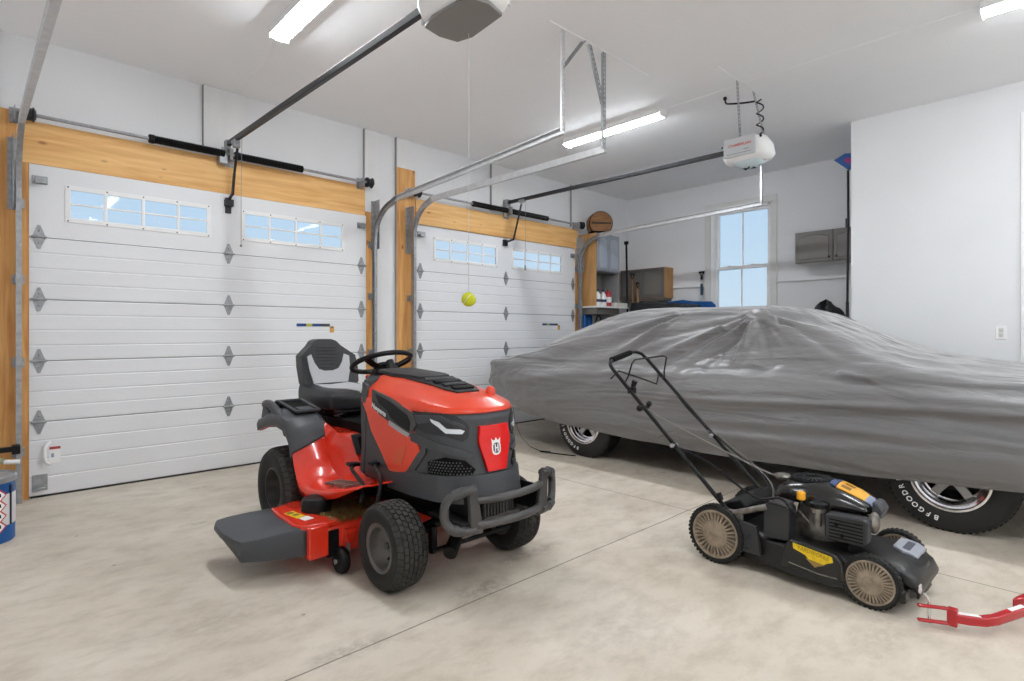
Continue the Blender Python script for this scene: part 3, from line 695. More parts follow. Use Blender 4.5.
# raised ribs of the fascia
for f_ in (lambda q: q, mir):
    M().patch(f_([(.50, .735), (.62, .715), (.80, .675), (.86, .645), (.84, .63), (.62, .665), (.50, .69)]), hood, .012, .02, .03).build('fascia_rib', DGREY, T, ang=40, bevel=.003)
    M().patch(f_([(.455, .52), (.61, .70), (.61, .64), (.53, .55), (.60, .50), (.44, .46)]), hood, .010, .016, .03).build('fascia_rib', DGREY, T, ang=40, bevel=.003)
    M().patch(f_([(.617, .605), (.72, .632), (.815, .618), (.862, .575), (.84, .548), (.617, .546)]), hood, .004, .010, .02).build('grille_mesh', BLACKM, T)
    o = M()
    for i in range(14):
        for j in range(5):
            s_ = .63 + i * .016 + (j % 2) * .008; z_ = .556 + j * .013
            if s_ < .845 and z_ < .555 + (.058 if s_ < .8 else .04):
                p = hood(s_ if f_ is not mir else STOT - s_, z_, .006); o.ball(p, .0042, 6, 4)
    o.build('grille_studs', mat('grille_grey', (84, 84, 86), .5), T)
    h = M().patch(f_([(.518, .822), (.60, .838), (.70, .838), (.775, .83), (.82, .80), (.846, .775), (.838, .725), (.81, .705), (.737, .728), (.60, .735), (.526, .76)]), hood, .006, .012, .025).build('headlight_housing', MGREY, T, ang=40, bevel=.003)
    M().patch(f_([(.53, .815), (.70, .825), (.80, .79), (.825, .775), (.82, .765), (.79, .78), (.70, .805), (.56, .775), (.535, .78)]), hood, .010, .008, .025).build('headlight_visor', mat('visor_dark', (62, 64, 68), .3), h, ang=40)
    M().patch(f_([(.645, .808), (.695, .795), (.735, .766), (.80, .764), (.82, .756), (.808, .742), (.73, .745), (.695, .772), (.655, .793)]), hood, .013, .01, .02).build('lamp_lens', LENS, h, ang=40)
    # orange side panel
    M().patch(f_([(.0, .86), (.30, .87), (.47, .845), (.502, .83), (.517, .75), (.56, .66), (.575, .645), (.50, .57), (.455, .525), (.43, .515), (.31, .508), (.30, .512), (.215, .60), (.12, .69), (.07, .78), (.02, .83)]), hood, .010, .016, .035).build('side_panel', ORANGE, T, ang=40, bevel=.003)
    M().patch(f_([(.36, .62), (.46, .66), (.47, .655), (.43, .56), (.36, .55), (.35, .56)]), hood, .012, .004, .03).build('panel_inset', mat('orange_dim', (214, 82, 44), .4), T, ang=40)
    # badge
    bd = M().patch(f_([(.115, .912), (.30, .882), (.518, .825), (.549, .775), (.505, .707), (.40, .73), (.307, .764), (.25, .785), (.17, .80), (.126, .845)]), hood, .014, .010, .03).build('side_badge', BUMP, T, ang=40, bevel=.002)
    M().patch(f_([(.157, .892), (.30, .866), (.471, .812), (.50, .78), (.495, .735), (.40, .757), (.326, .785), (.288, .815), (.20, .845)]), hood, .0165, .006, .03).build('badge_window', BLACK, bd, ang=40)
    M().patch(f_([(.317, .768), (.41, .745), (.50, .722), (.483, .704), (.40, .722), (.31, .745)]), hood, .0165, .006, .03).build('badge_bar', mat('silver_grey', (176, 176, 180), .35, .5), bd, ang=40)
    M().patch(f_([(.13, .86), (.19, .845), (.285, .805), (.30, .765), (.22, .788), (.14, .815)]), hood, .0165, .006, .03).build('badge_plate', MGREY, bd, ang=40)
pz = .812; xL = XC - .265 - .0175
for sgn in (-1, 1):
    o = M(); ms = Matrix.Translation((XC + sgn * (.265 + .0178), 2.85 - .215, pz)) @ Matrix.Rotation((-sgn) * PI / 2 * -1 if sgn > 0 else -PI / 2, 4, 'Z') @ Matrix.Rotation(PI / 2, 4, 'X') @ Matrix.Rotation(-.27 if sgn < 0 else .27, 4, 'Z')
    o.text('Husqvarna', .036, ms, .0008, True, fit=.145).build('lettering', WHITE, T)
# orange hood top
ZT = [(2.03, .862), (2.1, .885), (2.25, .918), (2.4, .945), (2.6, .972), (2.9, .985)]
def hoodtop(s, f, off=0):
    e = hood(s, .835, .006 + off * (1 - min(1, f * 3)))
    x = XC + (e.x - XC) * (1 - f); yc = max(e.y, 2.24); y = e.y + (yc - e.y) * f
    ps = max(0, min(1, (2.30 - e.y) / .2))
    g_side = interp([(0, 0), (.05, .42), (.14, .58), (.45, .93), (.6, .98), (1, 1)], f)
    zt = interp(ZT, y); return Vector((x, y, .835 + (zt - .835) * g_side + off * min(1, f * 3)))
rows = [[hoodtop(STOT * k / 120, f) for k in range(121)] for f in (0, .02, .05, .1, .2, .32, .45, .6, .8, 1)]
M().grid(rows).build('hood', ORANGE, T, ang=60, solid=.006)
def topz(x, y, off=0):
    f = 1 - min(1, abs(x - XC) / .26); g = interp([(0, 0), (.05, .42), (.14, .58), (.45, .93), (.6, .98), (1, 1)], f)
    return Vector((x, y, .835 + (interp(ZT, y) - .835) * g + off))
M().patch([(XC - .12, 2.92), (XC - .135, 2.75), (XC - .12, 2.6), (XC - .10, 2.53), (XC, 2.515), (XC + .10, 2.53), (XC + .12, 2.6), (XC + .135, 2.75), (XC + .12, 2.92)], topz, .022, .04, .04).build('hood_cap', MGREY, T, ang=30, bevel=.012, seg=3)
M().patch([(XC - .13, 2.62), (XC - .10, 2.30), (XC - .07, 2.235), (XC + .07, 2.235), (XC + .10, 2.30), (XC + .13, 2.62)], topz, .008, .02, .04).build('vent_tray', MGREY, T, ang=30, bevel=.004)
for k in range(4):
    y_ = 2.48 - k * .065; ww = .095 - k * .010
    M().obb((XC, y_, interp(ZT, y_) + .012), (ww * 2, .034, .014), (.30, 0, 0)).build('hood_louvre', BLACK if k % 2 else MGREY, T, bevel=.003)
# red nose panel with crest
npn = M().patch([(SM - .085, .775), (SM + .085, .775), (SM + .095, .70), (SM + .055, .56), (SM - .055, .56), (SM - .095, .70)], hood, .020, .03, .02).build('nose_panel', RED, T, ang=30, bevel=.008, seg=3)
def nose_pt(a_, b_, off=0): return hood(SM - .004 + a_, .666 + b_, off)
ring = [nose_pt(.021 * math.cos(t_) * (1 if abs(math.cos(t_)) < .9 else 1), .028 * math.copysign(abs(math.sin(t_)) ** .7, math.sin(t_)), .0225) for t_ in [2 * PI * k / 40 for k in range(40)]]
M().patch([(a_ * 1.22, b_ * 1.2) for a_, b_ in [(.021 * math.copysign(abs(math.cos(t_)) ** .75, math.cos(t_)), .028 * math.copysign(abs(math.sin(t_)) ** .75, math.sin(t_))) for t_ in [2 * PI * k / 36 for k in range(36)]]], nose_pt, .0215, .003, .01).patch([(-.024, .022), (-.026, .046), (-.016, .036), (-.007, .036), (0, .050), (.007, .036), (.016, .036), (.026, .046), (.024, .022)], nose_pt, .0214, .003, .01).build('crest', WHITE, npn)
M().patch([(a_ * .86, b_ * .86) for a_, b_ in [(.021 * math.copysign(abs(math.cos(t_)) ** .75, math.cos(t_)), .028 * math.copysign(abs(math.sin(t_)) ** .75, math.sin(t_))) for t_ in [2 * PI * k / 36 for k in range(36)]]], nose_pt, .0225, .002, .01).build('crest_field', mat('crest_navy', (44, 30, 60), .4), npn)
o = M()
for q in ([(-.011, -.018), (-.0045, -.018), (-.0045, .018), (-.011, .018)], [(.0045, -.018), (.011, -.018), (.011, .018), (.0045, .018)], [(-.0045, -.0035), (.0045, -.0035), (.0045, .0035), (-.0045, .0035)]):
    o.patch(q, nose_pt, .0235, .002, .01)
o.build('crest_letter', WHITE, npn)
M().lathe([(0, 0), (.026, 0), (.024, .03), (.014, .045), (0, .047)], (1.925, 2.20, .895), 'z', 16).build('hood_latch', ORANGE, T)
# dash tower
def dashsec(z, g):
    return [(XC - .264 + g, 2.80 + g, z), (XC - .264 + g, 2.86, z), (XC - .15 + g, 2.99 - g, z), (XC + .15 - g, 2.99 - g, z), (XC + .264 - g, 2.86, z), (XC + .264 - g, 2.80 + g, z)]
rows = [dashsec(.40, .05), dashsec(.48, .02), dashsec(.7, .0), dashsec(.88, .0), dashsec(.95, .02), dashsec(.985, .07)]
M().grid(rows, closeu=True, cap=True).build('dash_tower', MGREY, T, ang=30, bevel=.012, seg=3)
M().patch([(2.79, .93), (2.835, .945), (2.84, .60), (2.86, .45), (2.82, .44), (2.80, .60)], lambda a_, b_, off: Vector((XC - .266 - off, a_, b_)), .004, .02, .1).patch([(2.79, .93), (2.835, .945), (2.84, .60), (2.86, .45), (2.82, .44), (2.80, .60)], lambda a_, b_, off: Vector((XC + .266 + off, a_, b_)), .004, .02, .1).build('side_trim', DGREY, T, bevel=.004)
M().lathe([(0.06, 0), (.055, .03), (.03, .055), (.022, .10)], (0, 0, 0), 'z', 20).xf(Matrix.Translation((XC + .03, 3.0, .955)) @ Matrix.Rotation(-.46, 4, 'X')).build('steering_column', BLACK, T)
M().ball((XC - .13, 3.01, .955), .014, 12, 8, (1.6, 1, 1)).build('throttle_knob', RED, T)
# steering wheel
XC = 1.84
SW = Matrix.Translation((XC - .005, 3.13, 1.03)) @ Matrix.Rotation(-.38, 4, 'X')
sw = M().tube([(.182 * math.cos(2 * PI * k / 48), .182 * math.sin(2 * PI * k / 48), .0) for k in range(48)], .0155, 12, closed=True).xf(SW).build('steering_wheel', BLACK, T)
M().lathe([(0, -.055), (.045, -.055), (.055, -.03), (.05, -.012), (0, -.008)], (0, 0, 0), 'z', 24).xf(SW).build('hub', BLACK, sw)
for a_ in (PI * .5, PI * 1.17, PI * 1.83):
    c_, s_ = math.cos(a_), math.sin(a_)
    M().strip([(.03 * c_, .03 * s_, -.035), (.10 * c_, .10 * s_, -.030), (.155 * c_, .155 * s_, -.012), (.178 * c_, .178 * s_, 0)], .045, .012, (-s_, c_, 0)).xf(SW).build('spoke', BLACK, sw, bevel=.004)
# seat
XS = XC + .01
def backface(a_, b_, off):
    t_ = (a_ - XS) / .21; zz = (b_ - .80) / .36
    y = 3.90 + .10 * zz - .045 * t_ * t_ - off
    return Vector((a_, y, b_))
bo = [(XS - .17, .80), (XS - .205, .86), (XS - .212, .97), (XS - .205, 1.05), (XS - .16, 1.085), (XS - .115, 1.12), (XS - .085, 1.155), (XS - .05, 1.168), (XS + .05, 1.168), (XS + .085, 1.155), (XS + .115, 1.12), (XS + .16, 1.085), (XS + .205, 1.05), (XS + .212, .97), (XS + .205, .86), (XS + .17, .80)]
sb = M().patch(bo, backface, .04, .10, .035).build('backrest', SEATB, T, ang=50, bevel=.022, seg=4)
gp = [(XS - .13, .855), (XS - .155, .95), (XS - .16, 1.045), (XS - .125, 1.06), (XS - .105, 1.0), (XS - .075, .955), (XS - .03, .94), (XS + .03, .94), (XS + .075, .955), (XS + .105, 1.0), (XS + .125, 1.06), (XS + .16, 1.045), (XS + .155, .95), (XS + .13, .855)]
M().patch(gp, backface, .048, .012, .03).build('grey_backrest_panel', SEATG, sb, ang=50, bevel=.004)
o = M()
for k in range(7): o.tube([backface(XS - .075 + .15 * j / 6, .965 + k * .024, .041) for j in range(7)], .0035, 6)
o.build('backrest_piping', SEATB, sb)
def seatsec(y, z, w_, h_): return [(XS + a_ * w_ / 2, y, z + b_ * h_) for a_, b_ in ((-1, -.9), (-1.02, -.3), (-.97, .02), (-.8, .12), (-.5, .03), (0, 0), (.5, .03), (.8, .12), (.97, .02), (1.02, -.3), (1, -.9), (.6, -1), (0, -1), (-.6, -1))]
rows = [seatsec(3.43, .775, .32, .05), seatsec(3.435, .80, .40, .09), seatsec(3.48, .82, .435, .115), seatsec(3.6, .825, .44, .12), seatsec(3.75, .825, .44, .12), seatsec(3.86, .84, .43, .13), seatsec(3.93, .85, .42, .13)]
sc = M().grid(rows, closeu=True, cap=True).build('seat_cushion', SEATB, T, ang=60, bevel=.008, sub=1)
def seattop(a_, b_, off): t_ = abs(a_ - XS) / .22; return Vector((a_, b_, interp([(3.43, .785), (3.48, .818), (3.6, .824), (3.75, .825), (3.9, .843)], b_) + .014 * (t_ if t_ < .8 else .8) + off))
M().patch([(XS - .12, 3.86), (XS - .10, 3.7), (XS + .0, 3.62), (XS + .02, 3.455), (XS + .17, 3.455), (XS + .18, 3.7), (XS + .14, 3.86)], seattop, .006, .012, .03).build('grey_cushion_panel', SEATG, sc, ang=50, bevel=.003)
M().box(XS - .16, XS + .16, 3.46, 3.86, .68, .73).box(XS - .13, XS + .13, 3.50, 3.84, .60, .69).tube([(XS - .19, 3.42, .70), (XS + .12, 3.42, .70)], .010, 8).tube([(XS - .16, 3.60, .69), (XS - .10, 3.44, .67), (XS - .05, 3.5, .72)], .012, 8).build('seat_frame', BLACKM, T, bevel=.004)
o = M()
for k in range(6): o.tube([(XS - .13 + .03 * math.cos(a_ * .8), 3.47 + .03 * math.sin(a_ * .8), .66 + a_ * .004) for a_ in range(16)], .005, 6)
o.build('seat_spring', GALV, T)
# fender body
def fprof(pts, n_=46): return resample(pts, n_)
Pout = [(3.86, .615), (3.80, .63), (3.70, .66), (3.55, .68), (3.42, .665), (3.35, .60), (3.32, .52), (3.28, .42), (3.24, .35), (3.16, .325), (3.0, .34), (2.77, .385), (2.5, .46)]
Pmid = [(3.86, .64), (3.81, .68), (3.72, .71), (3.56, .725), (3.42, .69), (3.33, .64), (3.28, .54), (3.22, .43), (3.14, .375), (3.06, .36), (2.95, .365), (2.77, .395), (2.5, .465)]
Ptun = [(3.86, .56), (3.80, .585), (3.70, .60), (3.50, .605), (3.30, .605), (3.16, .60), (3.07, .575), (3.01, .51), (2.96, .46), (2.90, .435), (2.82, .425), (2.70, .43), (2.5, .47)]
rows = []
drop = [(y, z - .05 * max(0, min(1, (y - 2.5) / .4))) for y, z in Pout]
for x_, P in ((1.352, drop), (1.346, Pout), (1.36, [(y, z + .012) for y, z in Pout]), (1.42, Pmid), (1.54, Pmid), (1.575, [((a_[0] + b_[0]) / 2, (a_[1] + b_[1]) / 2 + .01) for a_, b_ in zip(Pmid, Ptun)]), (1.60, Ptun), (1.84, Ptun)):
    rows.append([(x_, y, z) for y, z in fprof(P)])
full = rows + [[(2 * XC - x_, y, z) for x_, y, z in r] for r in rows[:-1][::-1]]
M().grid(full).build('fender_body', ORANGEP, T, ang=60, solid=.008)
o = M()
for sgn in (-1, 1):
    for k in range(5): o.box(XC + sgn * .43, XC + sgn * .33, 2.78 + k * .055, 2.80 + k * .055, .392 - .006 * k, .405 - .006 * k)
o.build('foot_tread', mat('worn_tread', (120, 92, 84), .6), T)
swp = M().obb((1.632, 3.035, .562), (.075, .014, .125), (-.55, 0, 0)).build('switch_plate', MGREY, T, bevel=.004)
M().obb((1.640, 3.029, .565), (.028, .012, .08), (-.55, 0, 0)).build('switch_slot', BLACKM, swp, bevel=.002)
for sgn in (-1, 1):
    cov = []
    def cs(P, k0, g, x_): 
        q = [(y, z + g) for y, z in P]; return [(XC + sgn * (XC - x_), y, z) for y, z in fprof(q, 60)][:k0]
    def cs(P, zlim, g, x_, Pref=None):
        q = fprof([(y, z + g) for y, z in P], 160); k_ = max(i for i in range(160) if not (q[i][0] < 3.40 and q[i][1] < zlim + g)) if False else next(i for i in range(160) if q[i][0] < 3.42 and q[i][1] < zlim)
        return [(XC + sgn * (XC - x_), y, z) for y, z in resample(q[:k_], 40)]
    rr = [cs([(y, z - .045) for y, z in Pout], .44, 0, 1.338), cs(Pout, .47, 0, 1.333), cs(Pout, .50, .028, 1.345), cs(Pmid, .54, .014, 1.41), cs(Pmid, .58, .016, 1.54), cs(Pmid, .60, .0, 1.575)]
    fc = M().grid(rr).build('fender_cover', DGREY, T, ang=50, solid=.006)
    fx = lambda x_: XC + sgn * (XC - x_)
    M().tube([(fx(1.47), 3.86, .665), (fx(1.40), 3.86, .725), (fx(1.375), 3.81, .75), (fx(1.37), 3.72, .755), (fx(1.37), 3.61, .722), (fx(1.365), 3.50, .675), (fx(1.362), 3.42, .60)], .024, 12, smooth=5, sx=1.0).build('grab_handle', DGREY, fc)
    M().prism([(3.74, .61), (3.85, .60), (3.87, .66), (3.84, .74), (3.74, .72), (3.72, .63)], 'x', fx(1.365), fx(1.38)).prism([(3.74, .62), (3.85, .615), (3.87, .66), (3.83, .71), (3.74, .70)], 'x', fx(1.38), fx(1.57)).build('rear_lip', DGREY, fc, bevel=.01)
    tz = lambda a_, b_, off: Vector((fx(a_), b_, .715 + (b_ - 3.42) * .13 + off))
    M().patch([(1.425, 3.44), (1.555, 3.44), (1.56, 3.70), (1.425, 3.70)], tz, .012, .02, .2).build('tray_well', BLACKM, fc, bevel=.004)
    M().tube([tz(1.42, 3.42, .016), tz(1.56, 3.42, .016), tz(1.565, 3.71, .016), tz(1.42, 3.71, .016)], .011, 8, closed=True).patch([(1.44, 3.43), (1.53, 3.43), (1.53, 3.50), (1.44, 3.50)], tz, .026, .02, .2).build('tray_rim', DGREY, fc, bevel=.003)
    M().box(fx(1.44), fx(1.56), 3.73, 3.84, .715, .765).build('cup_holder', BLACK, fc, bevel=.01)
# chassis, axles, engine
M().box(1.66, 2.02, 2.16, 3.9, .28, .42).box(1.60, 2.08, 2.3, 2.75, .36, .50).box(1.70, 1.98, 3.0, 3.7, .40, .66).build('chassis', BLACKM, T, bevel=.01)
M().box(1.70, 1.98, 2.08, 2.35, .26, .44).box(1.74, 1.94, 2.04, 2.1, .30, .42).build('engine_block', mat('dark_cast', (58, 56, 54), .6, .4, var=.3, scale=30), T, bevel=.008)
o = M()
for k in range(8): o.box(1.74 + k * .02, 1.748 + k * .02, 2.03, 2.045, .34, .41)
o.box(1.735, 1.965, 2.025, 2.05, .30, .34).build('engine_grille', BUMP, T)
M().tube([(1.52, 2.35, .207), (1.66, 2.35, .25), (1.84, 2.35, .27), (2.02, 2.35, .25), (2.16, 2.35, .207)], .028, 10).tube([(1.62, 2.28, .27), (1.62, 2.28, .14)], .022, 8).tube([(2.06, 2.28, .27), (2.06, 2.28, .14)], .022, 8).tube([(1.58, 2.23, .17), (2.10, 2.23, .17)], .012, 8).build('front_axle', BLACK, T)
M().tube([(1.70, 2.20, .205), (1.62, 2.14, .175)], .034, 14).build('exhaust_pipe', BLACK, T)
M().tube([(1.50, 3.53, .252), (2.18, 3.53, .252)], .04, 12).build('rear_axle', BLACKM, T)
# bumper
fy = 1.955
M().tube([(1.63, fy, .462), (1.72, fy - .03, .462), (1.835, fy - .042, .462), (1.95, fy - .03, .462), (2.04, fy, .462)], .0185, 12, smooth=4).build('bumper_bar', BUMP, T)
M().tube([(1.63, fy, .352), (1.72, fy - .03, .352), (1.835, fy - .042, .352), (1.95, fy - .03, .352), (2.04, fy, .352)], .0185, 12, smooth=4).build('bumper_bar', BUMP, T)
for sgn, xb in ((-1, 1.64), (1, 2.03)):
    q = lambda d: xb + sgn * d
    M().prism([(q(.055), .540), (q(.035), .545), (q(.012), .50), (q(-.022), .33), (q(-.02), .308), (q(.03), .312), (q(.06), .335), (q(.062), .50)] if False else [(q(.06), .53), (q(.03), .542), (q(.015), .525), (q(-.02), .33), (q(-.015), .31), (q(.05), .315)], 'y', fy - .012, fy + .012).build('bumper_plate', BUMP, T, bevel=.006)
    M().tube([(q(.02), fy + .0, .515), (q(.08), fy + .01, .512), (q(.12), fy + .03, .497), (q(.15), fy + .05, .455), (q(.15), fy + .05, .385), (q(.12), fy + .03, .345), (q(.08), fy + .01, .335), (q(.02), fy, .335)], .0205, 12, smooth=5).build('bumper_loop', BUMP, T)
    for z1_, z2_ in ((.512, .497), (.335, .345)): M().tube([(q(.075), fy + .01, z1_), (q(.12), fy + .03, z2_)], .025, 12).build('loop_sleeve', mat('sleeve_grey', (68, 67, 67), .6), T)
    M().box(q(.02), q(.10), fy + .005, fy + .25, .36, .375).box(q(.0), q(.012), fy + .01, fy + .26, .33, .46).build('bumper_bracket', BLACK, T, bevel=.003)
# foot controls
for px_, py_, pz_, arm in ((1.54, 2.93, .475, [(1.54, 2.93, .465), (1.49, 2.86, .468), (1.445, 2.70, .455), (1.43, 2.62, .43), (1.40, 2.59, .36)]), (1.54, 2.68, .52, [(1.54, 2.68, .51), (1.50, 2.62, .518), (1.455, 2.50, .51), (1.43, 2.45, .47), (1.405, 2.44, .38)])):
    M().tube(arm, .0105, 8, smooth=4).obb((px_, py_, pz_), (.075, .05, .018), (0, .1, 0)).build('pedal', BLACK, T, bevel=.004)
# mower deck
XA, XB = 1.17, 2.42
deck = rrect(XA + .0, XB, 2.70, 3.26, .12, 6)
rows = []
for z, g in ((.095, 0), (.215, 0), (.235, .012), (.243, .03)): rows.append([(XC + (a_ - XC) * (1 - g / .6), 2.98 + (b_ - 2.98) * (1 - g / .28), z) for a_, b_ in deck])
dk = M().grid(rows, closeu=True, cap=True).build('mower_deck', ORANGEP, T, ang=35)
M().box(1.36, 1.44, 2.67, 2.71, .11, .21).prism([(1.36, .20), (1.42, .20), (1.39, .165)], 'y', 2.655, 2.675).build('deck_bracket', ORANGEP, dk, bevel=.003)
for x_ in (1.33, 2.35):
    M().lathe([(0, 0), (.08, 0), (.083, .05), (.07, .085), (0, .095)], (x_ + (.0), 2.95, .243), 'z', 10).build('pulley_cover', BLACK, dk, bevel=.006)
M().box(1.27, 1.33, 2.685, 2.70, .09, .22).build('chute_hinge', BLACKM, dk)
def arcx(y): return 1.20 - .075 * ((y - 2.98) / .28) ** 2
top = [(1.185, 2.735), (1.14, 2.745), (1.0, 2.81), (.918, 2.87), (.905, 2.93), (.893, 3.1), (.905, 3.25), (.93, 3.31), (.98, 3.30), (1.07, 3.25), (1.17, 3.19), (1.20, 3.1), (1.215, 2.98), (1.205, 2.85)]
rows = []
def zt(x_): return .205 + .045 * min(1, max(0, (x_ - .9) / .25))
for g, dz in ((.004, .108), (0, .115), (0, -.015), (.008, -.003), (.025, 0)):
    rows.append([(a_ + (1.05 - a_) * g * 4, b_ + (3.02 - b_) * g * 4, (zt(a_) + dz if dz <= 0 else (dz if b_ < 2.90 or a_ > 1.1 else zt(a_) - .03))) for a_, b_ in top])
dc = M().grid(rows, closeu=True, cap=True).build('discharge_chute', DGREY, T, ang=30)
M().prism([(1.14, 2.80), (1.16, 2.745), (1.20, 2.72), (1.30, 2.70), (1.36, 2.72), (1.30, 2.84), (1.22, 3.12), (1.16, 3.14), (1.145, 3.0)], 'z', .235, .262).box(1.175, 1.275, 2.683, 2.72, .10, .258).build('chute_flap_base', ORANGEP, T, bevel=.006)
lb = M().obb((1.205, 2.93, .2635), (.05, .13, .002), (0, 0, .15)).build('warning_label', YELLOW, T)
M().obb((1.195, 2.97, .265), (.034, .03, .002), (0, 0, .15)).obb((1.207, 2.92, .265), (.03, .025, .002), (0, 0, .15)).build('label_pictogram', mat('label_print', (120, 96, 20), .5), lb)
M().obb((1.225, 2.835, .2635), (.05, .055, .002), (0, 0, .15)).build('white_label', WHITE, T)
M().lathe([(0, -.028), (.04, -.028), (.058, -.022), (.066, -.010), (.066, .010), (.058, .022), (.04, .028), (0, .028)], (1.335, 2.67, .067), 'x', 28).build('gauge_wheel', BLACK, T)
M().lathe([(0, -.028), (.012, -.028), (.012, -.036), (0, -.036)], (1.335, 2.67, .067), 'x', 14).box(1.362, 1.368, 2.64, 2.69, .05, .15).build('gauge_wheel_bolt', GALV, T)
# clippings on the deck (nobody could count them)
o = M(); rnd = random.Random(3)
for k in range(6000):
    x_ = rnd.uniform(1.30, 1.66); y_ = rnd.uniform(2.70, 3.02)
    if (x_ - 1.33) ** 2 + (y_ - 2.95) ** 2 < .007: continue
    z_ = .244 + rnd.random() * .02 + .012 * noise.noise((x_ * 9, y_ * 9, 0)); a_ = rnd.uniform(0, PI); L = rnd.uniform(.008, .022)
    dx, dy = math.cos(a_) * L, math.sin(a_) * L; nx, ny = -math.sin(a_) * .002, math.cos(a_) * .002
    h_ = rnd.uniform(-.004, .008)
    v = [o.bm.verts.new(p) for p in ((x_ - nx, y_ - ny, z_), (x_ + nx, y_ + ny, z_), (x_ + dx, y_ + dy, z_ + h_))]; o.bm.faces.new(v)
tag(o.build('grass_clippings', mat('dry_clippings', (150, 126, 70), .9, col2=(74, 76, 34), scale=30), T), kind='stuff')
# ------------------------------------------------------------------ push mower
W = thing('push_mower', (3.1, 1.07, 0), 'black walk-behind lawn mower with tan wheels and folded-up handle', 'lawn mower')
def mwheel(c, R, w_, outer, n_sp, drive=False):
    cx, cy, cz = c; hw = w_ / 2; rr_ = R * .80
    t = M().lathe([(rr_, -hw), (R * .93, -hw), (R * .98, -hw * .7), (R * .985, hw * .7), (R * .93, hw), (rr_, hw)], c, 'x', 56).build('wheel_tyre', RUBBER, W, ang=40)
    o = M()
    nl = 42 if R > .13 else 34
    for k in range(nl):
        a_ = 2 * PI * k / nl
        for s_, x0, x1 in ((0, -hw, 0), (.5, 0, hw)):
            b_ = a_ + s_ * 2 * PI / nl
            o.bm.verts.ensure_lookup_table()
            m_ = Matrix.Translation(c) @ Matrix.Rotation(b_, 4, 'X') @ Matrix.Translation(((x0 + x1) / 2, 0, R * .98)) @ Matrix.Diagonal((x1 - x0, R * .09, R * .035, 1))
            bmesh.ops.create_cube(o.bm, size=1, matrix=m_)
    o.build('tread', RUBBER, t, ang=20)
    s = outer
    h = M().lathe([(rr_ * 1.03, hw), (rr_ * 1.02, hw * 1.12), (rr_ * .95, hw * 1.12), (rr_ * .92, hw * .9), (rr_ * .9, hw * .55), (rr_ * .60, hw * .55), (rr_ * .56, hw * 1.0), (rr_ * .3, hw * 1.1), (rr_ * .28, hw * 1.2), (rr_ * .12, hw * 1.22), (0, hw * 1.18)], c, 'x', 48, sgn=s).build('wheel_hub', TAN, t, ang=30)
    o = M(); o2 = M()
    for k in range(n_sp):
        a_ = 2 * PI * k / n_sp
        for q, da, x_, wd, hh in ((o, 0, hw * .95, rr_ * .075, rr_ * .40), (o2, PI / n_sp, hw * .57, rr_ * .08, rr_ * .36)):
            m_ = Matrix.Translation(c) @ Matrix.Rotation(a_ + da, 4, 'X') @ Matrix.Translation((s * x_, 0, rr_ * .74)) @ Matrix.Diagonal((.008 if q is o else .004, wd, hh, 1))
            bmesh.ops.create_cube(q.bm, size=1, matrix=m_)
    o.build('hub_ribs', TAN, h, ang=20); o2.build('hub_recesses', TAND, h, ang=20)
    return t
mwheel((2.855, 1.435, .152), .152, .05, -1, 30); mwheel((3.375, 1.435, .152), .152, .05, -1, 30)
mwheel((2.872, .725, .117), .117, .045, -1, 34); mwheel((3.345, .725, .117), .117, .045, -1, 34)
# deck shell
dx0, dx1 = 2.885, 3.335
dp = [(dx0 + .03, .62), (dx0 + .10, .585), (dx0 + .22, .565), (dx1 - .15, .565), (dx1 - .04, .60), (dx1, .70), (dx1, 1.36), (dx1 - .03, 1.45), (dx0 + .04, 1.45), (dx0, 1.38), (dx0 - .02, 1.15), (dx0 - .045, 1.05), (dx0 - .045, .88), (dx0 - .0, .80), (dx0 + .03, .74)]
cxm, cym = 3.11, 1.0
rows = []
for z, g in ((.055, -.01), (.075, 0), (.14, .005), (.17, .02), (.185, .08), (.195, .2)): rows.append([(cxm + (a_ - cxm) * (1 - g), cym + (b_ - cym) * (1 - g * .8), z) for a_, b_ in dp])
M().grid(rows, closeu=True, cap=True).build('deck', MOWER, W, ang=35, bevel=.004)
# raised nose over the front
rows = []
for y_, z_, w_ in ((.90, .19, .17), (.80, .203, .195), (.70, .208, .20), (.62, .195, .20), (.575, .165, .195), (.555, .12, .19), (.56, .08, .185)):
    rows.append([(3.105 + a_ * w_, y_, z_ - b_ * min(.05, max(0, (z_ - .075) * .45))) for a_, b_ in ((-1, 1.2), (-.96, .4), (-.8, .05), (-.4, 0), (0, 0), (.4, 0), (.8, .05), (.96, .4), (1, 1.2))])
M().grid(rows).build('nose_cover', MOWER, W, ang=50, solid=.01)
def nose_top(a_, b_, off): return Vector((a_, b_, interp([(.555, .12), (.575, .165), (.62, .195), (.70, .208), (.80, .203), (.90, .19)], b_) + off))
nl_ = M().patch([(3.11, .60), (3.27, .60), (3.28, .66), (3.27, .70), (3.12, .70), (3.10, .66)], nose_top, .012, .014, .03).build('nose_label', mat('label_silver', (182, 186, 196), .3, .3), W, bevel=.003)
M().patch([(3.13, .635), (3.25, .635), (3.25, .665), (3.13, .665)], nose_top, .0135, .002, .03).build('label_print', mat('label_dark', (80, 84, 96), .4), nl_)
M().box(dx0 - .005, dx0 + .08, .60, .66, .05, .11).build('front_corner', MOWER, W, bevel=.01)
